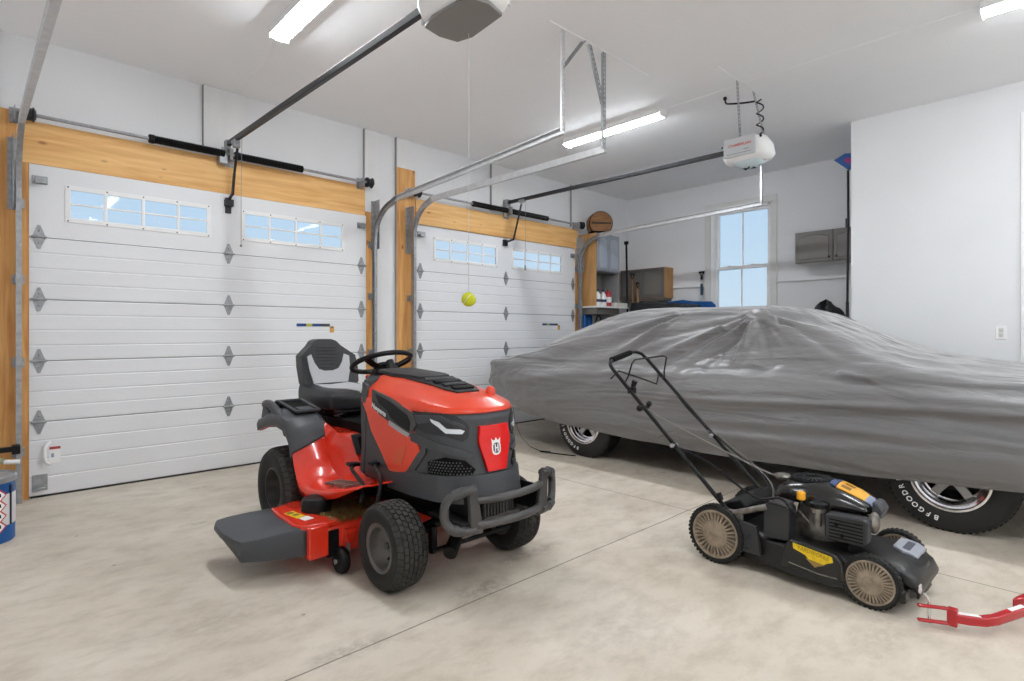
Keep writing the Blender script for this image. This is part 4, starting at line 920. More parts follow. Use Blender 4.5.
# side step with yellow label
sd = M().prism([(1.10, .085), (1.09, .17), (1.06, .225), (.98, .222), (.86, .205), (.83, .17), (.82, .095)], 'x', 2.832, 2.88).build('side_housing', MOWER, W, bevel=.008)
yl = M().prism([(1.04, .188), (1.042, .214), (.872, .192), (.866, .168), (.89, .157), (.943, .124), (.985, .170)], 'x', 2.8295, 2.8325).build('decal', YELLOW, W)
MS = Matrix.Translation((2.8293, .952, .188)) @ Matrix.Rotation(-PI / 2, 4, 'Z') @ Matrix.Rotation(PI / 2, 4, 'X') @ Matrix.Rotation(-.135, 4, 'Z')
M().text('YARDWORKS', .026, MS, .0006, True, fit=.138).build('lettering', mat('decal_ink', (168, 136, 10), .5), yl)
M().prism([(.985, .158), (.90, .146), (.945, .125)], 'x', 2.8285, 2.8296).build('decal_triangle', mat('decal_ochre', (150, 120, 60), .5), yl)
M().tube([(2.831, 1.06, .115), (2.831, .93, .098), (2.831, .85, .10)], .003, 6).build('trim_line', ALU, W)
# control box behind, brackets
M().prism([(1.195, .19), (1.195, .352), (1.17, .372), (1.08, .366), (1.07, .355), (1.07, .20)], 'x', 2.865, 2.955).build('belt_cover', MGREY, W, bevel=.006)
M().prism([(1.17, .372), (1.165, .385), (1.085, .378), (1.08, .366)], 'x', 2.86, 2.96).build('belt_cover_lid', BUMP, W, bevel=.004)
M().prism([(1.33, .10), (1.34, .20), (1.30, .25), (1.22, .24), (1.20, .10)], 'x', 2.84, 2.865).ball((2.838, 1.265, .19), .012, 10, 8, (.5, 1, 1)).ball((2.838, 1.265, .13), .010, 10, 8, (.5, 1, 1)).build('side_plate', MGREY, W, bevel=.005)
M().tube([(2.87, 1.36, .27), (2.87, 1.18, .345)], .016, 8).box(2.86, 2.88, 1.30, 1.40, .19, .29).build('height_lever', ALU, W, bevel=.003)
M().tube([(2.865, 1.36, .24), (2.86, 1.40, .30), (2.86, 1.42, .335)], .009, 8).tube([(2.86, 1.415, .33), (2.86, 1.43, .365)], .015, 10).build('height_knob', BLACK, W)
# rear flap
M().prism([(1.40, .10), (1.50, .06), (1.51, .08), (1.44, .30), (1.34, .34), (1.30, .30)], 'x', 2.92, 3.30).build('rear_flap', BLACK, W, bevel=.01)
# engine
EX, EY = 3.10, .98
M().lathe([(0, .19), (.12, .19), (.125, .24), (.11, .30), (.10, .36), (0, .36)], (EX + .02, EY + .03, 0), 'z', 28).build('crankcase', ALU, W, ang=35)
o = M()
for k in range(7): o.box(3.0, 3.16, .80, .92, .245 + k * .018, .251 + k * .018)
o.box(3.02, 3.14, .81, .90, .24, .37).build('cylinder_fins', mat('engine_dark', (60, 58, 55), .6, .4), W)
def shsec(y, zt_, w_, zb):
    return [(EX + .02 + a_ * w_, y, zb + (zt_ - zb) * b_) for a_, b_ in ((-1, 0), (-1.03, .25), (-.97, .55), (-.78, .85), (-.4, .98), (0, 1), (.4, .98), (.78, .85), (.97, .55), (1.03, .25), (1, 0))]
rows = [shsec(1.21, .40, .09, .36), shsec(1.19, .43, .115, .365), shsec(1.12, .462, .145, .37), shsec(1.02, .478, .155, .37), shsec(.92, .468, .15, .375), shsec(.84, .44, .135, .375), shsec(.78, .41, .11, .37), shsec(.755, .385, .085, .365)]
M().grid(rows, cap=True).build('engine_shroud', MOWERG, W, ang=50, sub=1)
M().lathe([(.105, .0), (.10, .018), (.09, .024), (.04, .026), (.035, .020), (0, .020)], (EX + .03, 1.05, .447), 'z', 40).build('fan_screen', BLACKM, W, ang=35)
o = M()
for k in range(24):
    a_ = 2 * PI * k / 24; o.obb((EX + .03 + .07 * math.cos(a_), 1.05 + .07 * math.sin(a_), .4735), (.045, .005, .003), (0, 0, a_))
o.build('fan_screen_ribs', MGREY, W)
def shtop(a_, b_, off):
    t_ = (a_ - EX - .02) / .14; return Vector((a_, b_, interp([(.755, .385), (.78, .41), (.84, .44), (.92, .468), (1.02, .478)], b_) - .03 * t_ * t_ + off))
el = M().patch([(3.06, .80), (3.16, .80), (3.18, .84), (3.18, .92), (3.05, .92), (3.05, .84)], shtop, .006, .008, .02).build('engine_label', mat('label_amber', (226, 166, 50), .3), W)
M().patch([(3.07, .865), (3.10, .865), (3.10, .905), (3.07, .905)], shtop, .0075, .002, .02).patch([(3.12, .86), (3.15, .86), (3.15, .90), (3.12, .90)], shtop, .0075, .002, .02).build('label_mark', mat('label_brown', (130, 90, 20), .4), el)
M().patch([(3.06, .765), (3.15, .765), (3.16, .80), (3.06, .80)], shtop, .0065, .006, .02).build('engine_sublabel', mat('label_bluegrey', (140, 150, 176), .3), W)
M().patch([(3.05, .925), (3.18, .925), (3.17, .955), (3.07, .955)], shtop, .0065, .006, .02).build('engine_sublabel', mat('label_navy_white', (70, 86, 130), .3), W)
M().lathe([(0, .0), (.035, 0), (.04, .012), (.034, .024), (0, .026)], (3.10, 1.19, .445), 'z', 20).build('fuel_cap', ALU, W)
M().tube([(2.905, 1.03, .36), (2.905, 1.03, .41)], .010, 8).build('oil_filler_neck', BLACK, W)
M().lathe([(.016, -.004), (.02, 0), (.02, .032), (.012, .036), (0, .036)], (2.905, 1.03, .41), 'z', 10).build('oil_cap', mat('oil_cap_yellow', (240, 170, 30), .4), W, bevel=.003)
M().lathe([(0, 0), (.018, 0), (.02, .06), (.034, .065), (.036, .085), (0, .09)], (2.935, .965, .29), 'z', 18).tube([(2.925, 1.0, .30), (2.92, 1.045, .345)], .004, 6).build('carburettor', ALU, W)
M().lathe([(0, .0), (.04, 0), (.04, .02), (.02, .03), (0, .03)], (2.945, .965, .375), 'z', 16).build('air_intake', BLACK, W)
# muffler guard
mg = M().prism([(.925, .255), (.925, .355), (.912, .368), (.76, .372), (.745, .36), (.75, .262), (.765, .248), (.905, .243)], 'x', 2.90, 2.97).build('muffler_guard', MGREY, W, bevel=.008)
o = M()
for k in range(6): o.box(2.8985, 2.901, .765, .905, .262 + k * .016, .268 + k * .016)
o.ball((2.90, .875, .325), .009, 10, 8, (.4, 1, 1)).ball((2.90, .85, .278), .009, 10, 8, (.4, 1, 1)).build('guard_slots', BLACKM, mg)
M().ball((3.0, .745, .34), .042, 18, 12, (1, .55, 1.2)).build('spark_plug_cover', ALU, W)
M().prism([(.76, .33), (.73, .35), (.715, .395), (.735, .425), (.76, .43)], 'x', 3.02, 3.13).build('air_cleaner', DGREY, W, bevel=.008)
# throttle cables and handle
HB, HF = 2.895, 3.355
hp = lambda t: (1.43 + (2.17 - 1.43) * t, .305 + (1.012 - .305) * t)
for x_ in (HB, HF):
    a_ = hp(-.12); b_ = hp(.42)
    M().tube([(x_, a_[0], a_[1]), (x_, b_[0], b_[1])], .0115, 10).build('lower_handle_tube', BLACK, W)
pts = [(HB, *hp(.36))] + [(HB, *hp(t_)) for t_ in (.6, .9)] + [(HB, *hp(.965)), (HB + .008, *hp(.995)), (HB + .03, *hp(1.02)), (2.98, *hp(1.045)), (3.25, *hp(1.10)), (HF - .05, *hp(1.10)), (HF - .012, *hp(1.08)), (HF, *hp(1.03))] + [(HF, *hp(t_)) for t_ in (.9, .6, .36)]
M().tube(pts, .0115, 10).build('upper_handle', BLACK, W)
g0, g1 = hp(1.04), hp(1.095)
M().tube([(2.96, *g0), (3.22, *g1)], .019, 12).build('foam_grip', BLACKM, W)
def hpt(t, dn): # offset square to the handle (forward/up side)
    y, z = hp(t); return (y - dn * .69, z + dn * .72)
M().tube([(HB + .01, *hp(.85)), (HB + .03, *hpt(.87, .04)), (HB + .02, *hpt(.90, .12)), (HB + .05, *hpt(.915, .135)), (HF - .08, *hpt(.93, .14)), (HF - .03, *hpt(.925, .13)), (HF - .01, *hpt(.88, .04)), (HF - .01, *hp(.84))], .005, 8).build('bail_bar', BLACK, W)
M().tube([(HB - .01, *hpt(.93, -.05)), (HB + .01, *hpt(.93, .02)), (3.06, *hpt(.86, .02)), (3.18, *hpt(.80, .02)), (3.2, *hpt(.83, .05)), (3.24, *hpt(.86, .04)), (HF, *hp(.85))], .005, 8).build('drive_bar', BLACK, W)
M().tube([(HB + .035, *hp(.80)), (HB + .035, *hpt(.82, .05))], [.012, .012, .02, .02], 10).box(HB, HB + .04, hp(.79)[0] - .02, hp(.79)[0] + .02, hp(.79)[1] - .02, hp(.79)[1] + .02).build('throttle_lever', BLACK, W, bevel=.004)
for x_ in (HB - .02, HB + .03): pass
y_, z_ = hp(.655)
M().tube([(HB - .045, y_, z_), (HB + .045, y_, z_)], .011, 10).ball((HB - .045, y_, z_), .02, 10, 8).ball((HB + .04, y_ - .01, z_ + .02), .018, 10, 8).build('handle_knob', BLACK, W)
for x_ in (HB, HF):
    y_, z_ = hp(.38); M().tube([(x_ - .03, y_, z_), (x_ + .03, y_, z_)], .009, 8).ball((x_ - .03, y_, z_), .013, 8, 6).build('handle_bolt', GALV, W)
M().tube([(HB + .02, *hp(.64)), (HB + .08, *hpt(.5, .03)), (3.1, 1.30, .47), (3.1, 1.2, .46)], .0045, 6, smooth=5).build('starter_rope', CREAM if False else mat('rope_grey', (120, 118, 114), .7), W)
M().tube([(HB + .01, *hp(.36)), (HB + .02, 1.50, .50), (HB - .02, 1.25, .38), (HB - .02, 1.12, .40), (2.87, 1.06, .36), (2.89, 1.04, .33)], .006, 6, smooth=5).build('control_cable', BLACK, W)
M().tube([(HF - .05, *hpt(.80, .03)), (HF - .03, *hp(.6)), (HF - .02, *hpt(.36, .02)), (HF - .06, 1.42, .42), (3.15, 1.30, .40), (3.08, 1.24, .36)], .0045, 6, smooth=5).build('control_cable', BLACK, W)
M().tube([(HF - .02, *hp(.42)), (HF - .03, *hpt(.30, .05)), (3.22, 1.32, .40), (3.05, 1.22, .33)], .005, 6, smooth=5).build('control_cable', mat('cable_grey', (96, 95, 94), .5), W)
pts = [(HB + .02, *hp(.46))] + [(HB + .06 + .07 * math.cos(a_ * .6), hp(.5)[0] + .07 * math.sin(a_ * .6) - .02, hp(.5)[1] - .05 + .02 * math.cos(a_)) for a_ in range(9)]
M().tube(pts, .0025, 6).build('loose_wire', mat('wire_grey', (90, 88, 86), .6), W)

# ------------------------------------------------------------------ red tow-bar on the floor
BARP = [Vector(p) for p in ((2.898, .445, .053), (2.915, .40, .053), (2.948, .352, .053), (2.995, .32, .054), (3.045, .297, .058), (3.16, .243, .065), (3.40, .15, .07), (3.8, 0, .08))]
t = thing('tow_bar', (3.1, .35, 0), 'red steel tow bar lying on the floor by the push mower', 'tow bar')
M().prism([(2.835, .545), (2.85, .555), (2.90, .47), (2.905, .44), (2.89, .445), (2.87, .485)], 'z', .078, .090).prism([(2.835, .545), (2.85, .555), (2.90, .47), (2.905, .44), (2.89, .445), (2.87, .485)], 'z', .018, .030).box(2.885, 2.915, .425, .46, .018, .09).build('clevis', REDP, t, bevel=.004)
M().strip(BARP, .034, .036, (.65, .76, 0)).build('bar', REDP, t, bevel=.005)
M().strip([BARP[0] + Vector((.005, -.01, .0195)), BARP[2] + Vector((-.008, .01, .0195))], .02, .002, (.65, .76, 0)).build('bar_label', WHITE, t)
M().strip([BARP[4] + Vector((.03, -.014, .0215)), BARP[5] + Vector((-.01, .005, .0195))], .02, .002, (.65, .76, 0)).build('bar_label', WHITE, t)
M().tube([(2.868, .515, .012), (2.868, .515, .10)], .006, 10).tube([(2.868, .515, .10), (2.862, .53, .135)], .005, 8).tube([(2.862 + .016 * math.cos(a_), .545, .148 + .016 * math.sin(a_)) for a_ in [2 * PI * k / 16 for k in range(16)]], .0045, 8, closed=True).build('hitch_pin', CHROME, t)
M().prism([(3.235, .29), (3.30, .275), (3.75, .14), (3.75, .10), (3.27, .255)], 'z', .03, .075).build('second_arm', REDP, t, bevel=.008)

# ------------------------------------------------------------------ the car under its cover
CX = 5.17
car = thing('car', (CX, 2.3, 0), 'car hidden under the grey cover, only chromed wheels and tyres showing', 'car')
def carwheel(y, side, red=False):
    xf = 4.285 if side < 0 else 2 * CX - 4.285; s = side; R = .335; c = (xf - s * .11, y, R)
    hw = .11; r_ = .195
    t = M().lathe([(r_, -hw), (r_ + .03, -hw), (R - .05, -hw), (R - .012, -hw * .85), (R, -hw * .7), (R, hw * .7), (R - .012, hw * .88), (R - .04, hw), (r_ + .03, hw * 1.02), (r_ + .006, hw * .94), (r_, hw * .8)], c, 'x', 72, sgn=s).build('tyre', mat('car_tyre_rubber', (26, 26, 27), .6, bump=.1), car, ang=40)
    o = M()
    for k in range(64):
        a_ = 2 * PI * k / 64
        m_ = Matrix.Translation(c) @ Matrix.Rotation(a_, 4, 'X') @ Matrix.Translation((0, 0, R - .001)) @ Matrix.Diagonal((hw * 1.5, .018, .008, 1)); bmesh.ops.create_cube(o.bm, size=1, matrix=m_)
    o.build('tread', mat('car_tyre_rubber', (26, 26, 27), .6), t)
    rim = M().lathe([(r_ + .012, hw * .96), (r_ + .010, hw * 1.02), (r_ - .002, hw * 1.03), (r_ - .008, hw * .9), (r_ - .020, hw * .86), (r_ - .024, hw * .62), (r_ - .036, hw * .60), (r_ - .040, hw * .3), (r_ - .05, hw * .28), (r_ - .055, -hw * .5)], c, 'x', 64, sgn=s).build('rim', CHROME, t, ang=30)
    o = M()
    for k in range(5):
        a0 = 2 * PI * k / 5 + .31; pts = []
        for rr, ww in ((.04, .9), (.07, .40), (.11, .22), (.15, .17)):
            pts.append((rr, ww))
        left = [(rr * math.cos(a0 + ww), rr * math.sin(a0 + ww)) for rr, ww in pts]; right = [(rr * math.cos(a0 - ww), rr * math.sin(a0 - ww)) for rr, ww in pts[::-1]]
        o.prism([(y + p[0], R + p[1]) for p in left + right], 'x', c[0] + s * hw * .12, c[0] + s * hw * .40)
    o.build('spoke', mat('cast_spoke', (188, 188, 190), .3, .9), rim, bevel=.004)
    M().lathe([(.05, hw * .1), (.05, hw * .44), (.035, hw * .5), (.03, hw * .8), (.022, hw * .86), (0, hw * .86)], c, 'x', 28, sgn=s).build('centre_cap', CHROME, rim)
    M().lathe([(.15, -hw * .2), (0, -hw * .2)], c, 'x', 30, sgn=s).build('brake_drum', BLACKM, rim)
    # raised white letters on the sidewall
    o = M(); word = 'BFGOODRICH'; 
    for i, ch in enumerate(word):
        a_ = math.radians(-76 + i * 9.0) if side < 0 else math.radians(-104 - i * 9.0)
        rr = .262
        # letters are read with their feet towards the hub's far side (upright at the top of the wheel)
        yy, zz = rr * math.cos(a_), rr * math.sin(a_)
        base = Matrix.Translation((c[0] + s * (hw * 1.012), y + yy, R + zz))
        face = Matrix.Rotation(s * PI / 2, 4, 'Z') @ Matrix.Rotation(PI / 2, 4, 'X')
        # in-plane turn so that the letter's up points away from the hub
        ang = PI / 2 - a_ if side < 0 else a_ - PI / 2
        o.text(ch, .042, base @ face @ Matrix.Rotation(ang, 4, 'Z'), .001, True)
    o.build('lettering', WHITE, t)
    return t
carwheel(.67, -1); carwheel(3.53, -1); carwheel(.67, 1); carwheel(3.53, 1)
# body shell that carries the cover
def ring(y, hw_, z0, z1, z2):
    return [(CX - hw_ * .9, y, z0), (CX - hw_, y, (z0 + z1) / 2), (CX - hw_ * .98, y, z1 * .92), (CX - hw_ * .75, y, z1), (CX - hw_ * .5, y, z2), (CX + hw_ * .5, y, z2), (CX + hw_ * .75, y, z1), (CX + hw_ * .98, y, z1 * .92), (CX + hw_, y, (z0 + z1) / 2), (CX + hw_ * .9, y, z0)]
rows = [ring(-.05, .80, .34, .74, .76), ring(.1, .84, .25, .78, .82), ring(1.3, .84, .22, .80, .86), ring(1.95, .84, .22, .82, 1.28), ring(2.6, .84, .22, .84, 1.30), ring(3.5, .84, .24, .84, 1.02), ring(4.2, .80, .42, .80, .82), ring(4.80, .70, .60, .74, .76)]
M().grid(rows, closeu=True, cap=True).build('car_body', mat('dark_car_underside', (16, 16, 17), .6), car)
M().tube([(4.50, 3.53, .33), (5.84, 3.53, .33)], .05, 10).tube([(4.50, .62, .33), (5.84, .62, .33)], .04, 10).build('axle', BLACKM, car)

# cover cloth
HEM = [(-.15, .36), (.3, .335), (.75, .30), (1.2, .275), (1.8, .258), (2.3, .255), (3.0, .275), (3.7, .315), (4.3, .38), (4.7, .46), (4.95, .53), (5.02, .54)]
RX = [(-.2, 4.29), (.6, 4.28), (1.0, 4.285), (1.35, 4.36), (1.65, 4.47), (1.9, 4.56), (2.2, 4.64), (2.55, 4.58), (3.2, 4.54), (3.9, 4.44), (4.5, 4.34), (5.0, 4.27)]
RZ = [(-.2, .86), (.2, .895), (.6, .925), (1.0, .965), (1.3, 1.03), (1.55, 1.15), (1.75, 1.27), (1.9, 1.39), (2.1, 1.375), (2.55, 1.39), (3.0, 1.29), (3.5, 1.175), (4.0, 1.065), (4.5, .955), (4.85, .90), (4.97, .885), (5.02, .865)]
CZ = [(-.2, .90), (.4, .975), (.8, 1.03), (1.1, 1.11), (1.3, 1.205), (1.5, 1.30), (1.7, 1.38), (1.9, 1.42), (2.2, 1.435), (2.8, 1.44), (3.2, 1.44), (3.5, 1.395), (3.84, 1.29), (4.2, 1.13), (4.5, 1.01), (4.85, .93), (4.97, .91), (5.02, .88)]
def taper(y): return interp([(0, 0), (4.2, 0), (4.6, .025), (4.9, .06), (5.0, .08), (5.02, .11)], y) + interp([(-.2, .12), (-.1, .03), (0, 0)], y)
def cover_half(y):
    """near side control points from hem to centre (x distance from CX, z)"""
    h = interp(HEM, y); rx = CX - sinterp(RX, y); rz = sinterp(RZ, y); cz = sinterp(CZ, y); tp = taper(y)
    tail = interp([(0, 0), (3.9, 0), (5, 1)], y)
    p = [(.955 + .01 * math.sin(y * 7) , h), (.985, h + (.50 - h) * .35), (1.005, h * .5 + .30), (1.0, .66), (.975 - .02 * tail, .79)]
    bz = .80; steep = (rz - bz)
    p += [(rx + (.975 - rx) * .50 - .0, bz + steep * .42), (rx + (.975 - rx) * .18, bz + steep * .80), (rx, rz)]
    p += [(rx * .86, rz + (cz - rz) * .5), (rx * .6, rz + (cz - rz) * .88), (rx * .3, cz - .002), (0, cz)]
    p = p[:7] + [(rx + .012, rz - .022), (rx - .004, rz - .001), (rx - .035, rz + (cz - rz) * .12)] + p[8:]
    if tail > 0: p = [(a_ + (.905 - a_) * tail if b_ < rz - .03 and k < 6 else a_, b_) for k, (a_, b_) in enumerate(p)]
    return [(max(0, a_ - (tp if a_ > .3 else 0)), b_) for a_, b_ in p]
NY, NA = 330, 120
ys = [-.15 + 5.17 * k / (NY - 1) for k in range(NY)]
G = []
for y in ys:
    h = cover_half(y)
    pts = [Vector((CX - a_, y, b_)) for a_, b_ in h]
    sm = crom(pts, 6)
    q = resample([tuple(v) for v in sm], NA)
    full = q + [(2 * CX - a_, b_, c_) for a_, b_, c_ in q[:-1][::-1]]
    G.append([Vector((v[0], v[1] * (1 if v[1] < 4 else 1) - .05 * max(0, v[1] - 4), v[2])) for v in full])
NT = len(G[0])
def fbm(p, o_=3):
    v = 0; a_ = 1
    for k in range(o_): v += a_ * noise.noise(p); p = p * 2.03; a_ *= .5
    return v
def ridge(p): return 1 - abs(noise.noise(p)) * 2
NG = []
for i in range(NY):
    row = []
    for j in range(NT):
        p = G[i][j]
        du = G[min(i + 1, NY - 1)][j] - G[max(i - 1, 0)][j]; dv = G[i][min(j + 1, NT - 1)] - G[i][max(j - 1, 0)]
        n_ = du.cross(dv)
        if n_.length < 1e-9: row.append(p); continue
        n_.normalize()
        if n_.dot(p - Vector((CX, p.y, .5))) < 0: n_ = -n_
        y, z = p.y, p.z; u = j / (NT - 1) * 2; u = u if u < 1 else 2 - u; mirror = j > NT / 2
        d = 0
        yy = y + (7.3 if mirror else 0)
        if z < .92 or u < .5:
            # long sagging folds along the side, gathered at the tail
            k = max(0, min(1, (z - .25) / .2)) * max(0, min(1, (1.0 - z) / .2))
            sag = z + .05 * math.sin((y - 2) * .9) + .035 * noise.noise(Vector((yy * .5, 3, z * 1.2))) + .10 * max(0, y - 3.6) * (z - .6)
            d += k * (.034 * ridge(Vector((yy * .33, sag * 4.6, 1.7))) - .010)
            d += k * .013 * ridge(Vector((yy * .5 + 4, sag * 11, 5.1)))
            # sharp horizontal crease under the belt line
            d += .026 * math.exp(-((sag - .70) / .022) ** 2) * max(0, min(1, (2.9 - y) / 1.0)) - .020 * math.exp(-((sag - .63) / .04) ** 2) * max(0, min(1, (3.2 - y) / 1.0))
        def line(y0, z0, y1, z1, wd, am):
            dy, dz = y1 - y0, z1 - z0; L2 = dy * dy + dz * dz; t_ = ((y - y0) * dy + (z - z0) * dz) / L2
            if t_ < -.05 or t_ > 1.0: return 0
            dist = abs((y - y0) * dz - (z - z0) * dy) / math.sqrt(L2); t_ = max(0, t_)
            return am * math.exp(-(dist / (wd * (.5 + t_))) ** 2) * math.sin(PI * min(1, t_ * .85 + .15)) ** .7
        if u < .62 and z < 1.42:
            d += line(1.93, 1.39, 2.02, .93, .035, .05) + line(1.93, 1.39, 2.75, .98, .03, .035) + line(2.1, 1.30, 3.1, 1.0, .028, .022) + line(2.57, 1.39, 3.3, .95, .03, .022) + line(1.9, 1.38, 1.2, .93, .03, .028)
            d -= line(1.93, 1.36, 2.3, .93, .05, .045) + line(1.93, 1.36, 1.7, .93, .05, .03)
            d += line(1.25, .93, .7, .84, .016, .018) + line(1.15, .91, .78, .80, .012, .014) + line(1.0, .90, .6, .86, .012, .014)
        # tension folds that run down from the two roof corners
        for (cy, cz_, dy_, dz_, L_, fr) in ((1.93, 1.38, 1.0, -.62, 1.5, 26), (2.55, 1.39, 1.2, -.40, 1.8, 22), (1.93, 1.38, -1.0, -.42, 1.3, 20)):
            ax = (y - cy) ; az = (z - cz_)
            r_ = math.hypot(ax, az)
            if r_ > .03 and z < 1.40 and u < .8:
                th = math.atan2(az, ax); t0 = math.atan2(dz_, dy_)
                dd = abs(math.atan2(math.sin(th - t0), math.cos(th - t0)))
                if dd < .5:
                    amp = (1 - dd / .5) * min(1, r_ / .25) * max(0, 1 - r_ / L_)
                    d += amp * .030 * math.sin(th * fr + 1.5 * noise.noise(Vector((yy * 1.3, z * 3, cy))))
        # crumples on the upward-facing cloth
        if z > .84 and u > .4:
            d += .013 * ridge(Vector((yy * 1.1, (p.x) * 4.0 + .8 * yy, 9)))
            d += .007 * ridge(Vector((yy * 3.0, (p.x) * 7.0 - 1.5 * yy, 2)))
        d += .008 * fbm(Vector((yy * 2.2, p.x * 4, z * 5)))
        # fine crumpling by the beltline near the windscreen
        d += .006 * ridge(Vector((yy * 5 + z * 6, z * 9 - yy * 2, 3))) * math.exp(-((y - .9) / .5) ** 2 - ((z - .88) / .1) ** 2)
        row.append(p + n_ * d)
    NG.append(row)
o = M().grid([[tuple(v) for v in r] for r in NG])
# close the tail and the nose with cloth
for r in (NG[0], NG[-1]):
    vs = [min(o.bm.verts, key=lambda q: 0) for _ in ()]
o.bm.verts.ensure_lookup_table()
last = [o.bm.verts[(NY - 1) * NT + j] for j in range(NT)]; first = [o.bm.verts[j] for j in range(NT)]
o.bm.faces.new(last); o.bm.faces.new(first[::-1])
cv = tag(o.build('car_cover', COVER, None, ang=180), 'large grey fabric car cover draped over the whole car', 'car cover')
m_ = M().tube([(4.43, 4.94, .53), (4.36, 4.70, .44), (4.33, 4.62, .42)], .004, 6)
m_.bm.free()
t = M().strip([(4.28, 4.50, .41), (4.25, 4.47, .34), (4.22, 4.42, .26), (4.17, 4.28, .12), (4.15, 4.12, .035), (4.17, 4.0, .008), (4.22, 3.9, .006)], .025, .003, (.6, .8, 0))
tag(t.build('tie_strap', BLACKM), 'black strap hanging from the tail of the car cover to the floor', 'strap')
t = M().strip([(4.12, 3.95, .014), (4.16, 3.86, .012), (4.22, 3.72, .007), (4.26, 3.6, .006)], .03, .004, (.8, .5, 0))
tag(t.build('strap_end', BLACKM), 'loose black strap end on the floor in front of the far chromed wheel', 'strap')

# ------------------------------------------------------------------ window wall furniture
# small grey wall cabinet
def arch_door(o, x, y0, y1, z0, z1, knob_y, par, m1, m2, arch=.03):
    dd = M().box(x - .018, x, y0, y1, z0, z1).build('door', m1, par, bevel=.003)
    mm = .045; pts = [(y0 + mm, z0 + mm), (y1 - mm, z0 + mm), (y1 - mm, z1 - mm - arch)]
    n_ = 12
    for k in range(n_ + 1):
        t_ = k / n_; pts.append((y1 - mm - (y1 - y0 - 2 * mm) * t_, z1 - mm - arch + arch * math.sin(PI * t_) ** 1.5))
    M().prism(pts, 'x', x - .026, x - .016).build('raised_panel', m2, dd, bevel=.006)
    M().tube([(p[0], p[1]) and (x - .020, p[0], p[1]) for p in pts], .004, 6, closed=True).build('panel_groove', mat('groove_dark', (78, 74, 70), .6), dd)
    M().lathe([(0, .0), (.006, .0), (.006, .012), (.014, .018), (.012, .026), (0, .028)], (x - .018, knob_y, z0 + .05), 'x', 16, sgn=-1).build('knob', BLACK, dd)
t = thing('wall_cabinet', (7.61, 2.4, 2.08), 'small grey wall cabinet with arched door panels hung right of the window', 'cabinet')
M().box(7.465, XW - .002, 1.80 + .04, 2.714, 2.075, 2.46).build('carcass', GREYCAB, t, bevel=.002)
M().box(7.48, XW - .004, 1.86, 2.69, 2.07, 2.076).build('underside', mat('cab_under', (214, 212, 208), .5), t)
arch_door(None, 7.465, 2.283, 2.712, 2.078, 2.457, 2.32, t, GREYCAB, GREYCABP)
arch_door(None, 7.465, 1.845, 2.275, 2.078, 2.457, 2.24, t, GREYCAB, GREYCABP)
# maple-sided grey cabinet in the corner
t = thing('wall_cabinet', (7.64, 5.0, 1.74), 'grey-fronted wood-sided cabinet hung left of the window', 'cabinet')
M().box(7.53, XW - .002, 4.612, 5.42, 1.738, 2.205).build('carcass', CABWOOD, t, bevel=.002)
for a_, b_ in ((4.62, 5.005), (5.015, 5.41)):
    dd = M().box(7.512, 7.53, a_, b_, 1.745, 2.20).build('door', GREYCAB, t, bevel=.003)
    M().box(7.506, 7.513, a_ + .05, b_ - .05, 1.795, 2.15).build('raised_panel', GREYCABP, dd, bevel=.004)
M().box(7.54, XW - .004, 4.64, 5.40, 1.70, 1.738).build('bottom_rail', GREYCAB, t, bevel=.002)
# tall open shelf cabinet on the door wall
t = thing('shelf_cabinet', (6.77, 5.26, 1.57), 'tall cabinet with wood side, pale door and open shelf by the door track', 'cabinet')
M().box(6.50, 6.515, 5.11, YW - .002, 1.60, 2.66).build('side_panel', CABWOOD, t, bevel=.001)
M().box(7.03, 7.045, 5.11, YW - .002, 1.60, 2.66).box(6.515, 7.03, YF - .0, YW - .004, 1.60, 2.66).box(6.515, 7.03, 5.11, YF, 2.64, 2.66).box(6.515, 7.03, 5.12, YF, 2.10, 2.12).build('carcass', mat('cabinet_inside', (140, 140, 140), .5), t)
M().box(6.49, 7.25, 5.06, YW - .002, 1.575, 1.60).build('shelf_board', TRIMW, t, bevel=.002)
M().box(6.50, 7.05, 5.10, YW - .002, 1.48, 1.575).build('valance', mat('valance_grey', (104, 100, 94), .5), t)
for a_, b_ in ((6.517, 6.775), (6.78, 7.043)):
    dd = M().box(a_, b_, 5.092, 5.11, 2.115, 2.655).build('door', LGREYCAB, t, bevel=.003)
    mm = .045; pts = [(a_ + mm, 2.16), (b_ - mm, 2.16), (b_ - mm, 2.56)] + [(b_ - mm - (b_ - a_ - 2 * mm) * k / 10, 2.56 + .04 * math.sin(PI * k / 10)) for k in range(11)]
    M().prism(pts, 'y', 5.084, 5.093).build('raised_panel', mat('pale_cab_panel', (172, 178, 188), .4), dd, bevel=.004)
# things on and around it
def jug(x, y, cap, label):
    t = thing('jug', (x, y, 1.60), label, 'bottle', 'bottles on the open shelf')
    M().lathe([(0, 0), (.045, 0), (.05, .01), (.05, .13), (.04, .17), (.018, .20), (.018, .22), (0, .22)], (x, y, 1.60), 'z', 20).build('jug_body', WHITE, t)
    M().lathe([(.022, .215), (.022, .245), (0, .247)], (x, y, 1.60), 'z', 14).lathe([(.051, .06), (.0515, .08), (.051, .10)], (x, y, 1.60), 'z', 20).build('jug_cap', cap, t)
capr = mat('cap_red', (176, 44, 60), .4); capb = mat('label_navy', (60, 62, 96), .5)
jug(6.60, 5.16, capb, 'white jug, leftmost of the bottles on the open shelf')
jug(6.72, 5.15, capb, 'white jug in the middle of the bottles on the open shelf')
t = thing('red_can', (6.84, 5.16, 1.6), 'red can, rightmost of the bottles on the open shelf', 'can', 'bottles on the open shelf')
M().lathe([(0, 0), (.05, 0), (.052, .01), (.052, .20), (.03, .225), (.014, .23), (.014, .25), (0, .25)], (6.85, 5.16, 1.60), 'z', 20).build('can_body', capr, t)
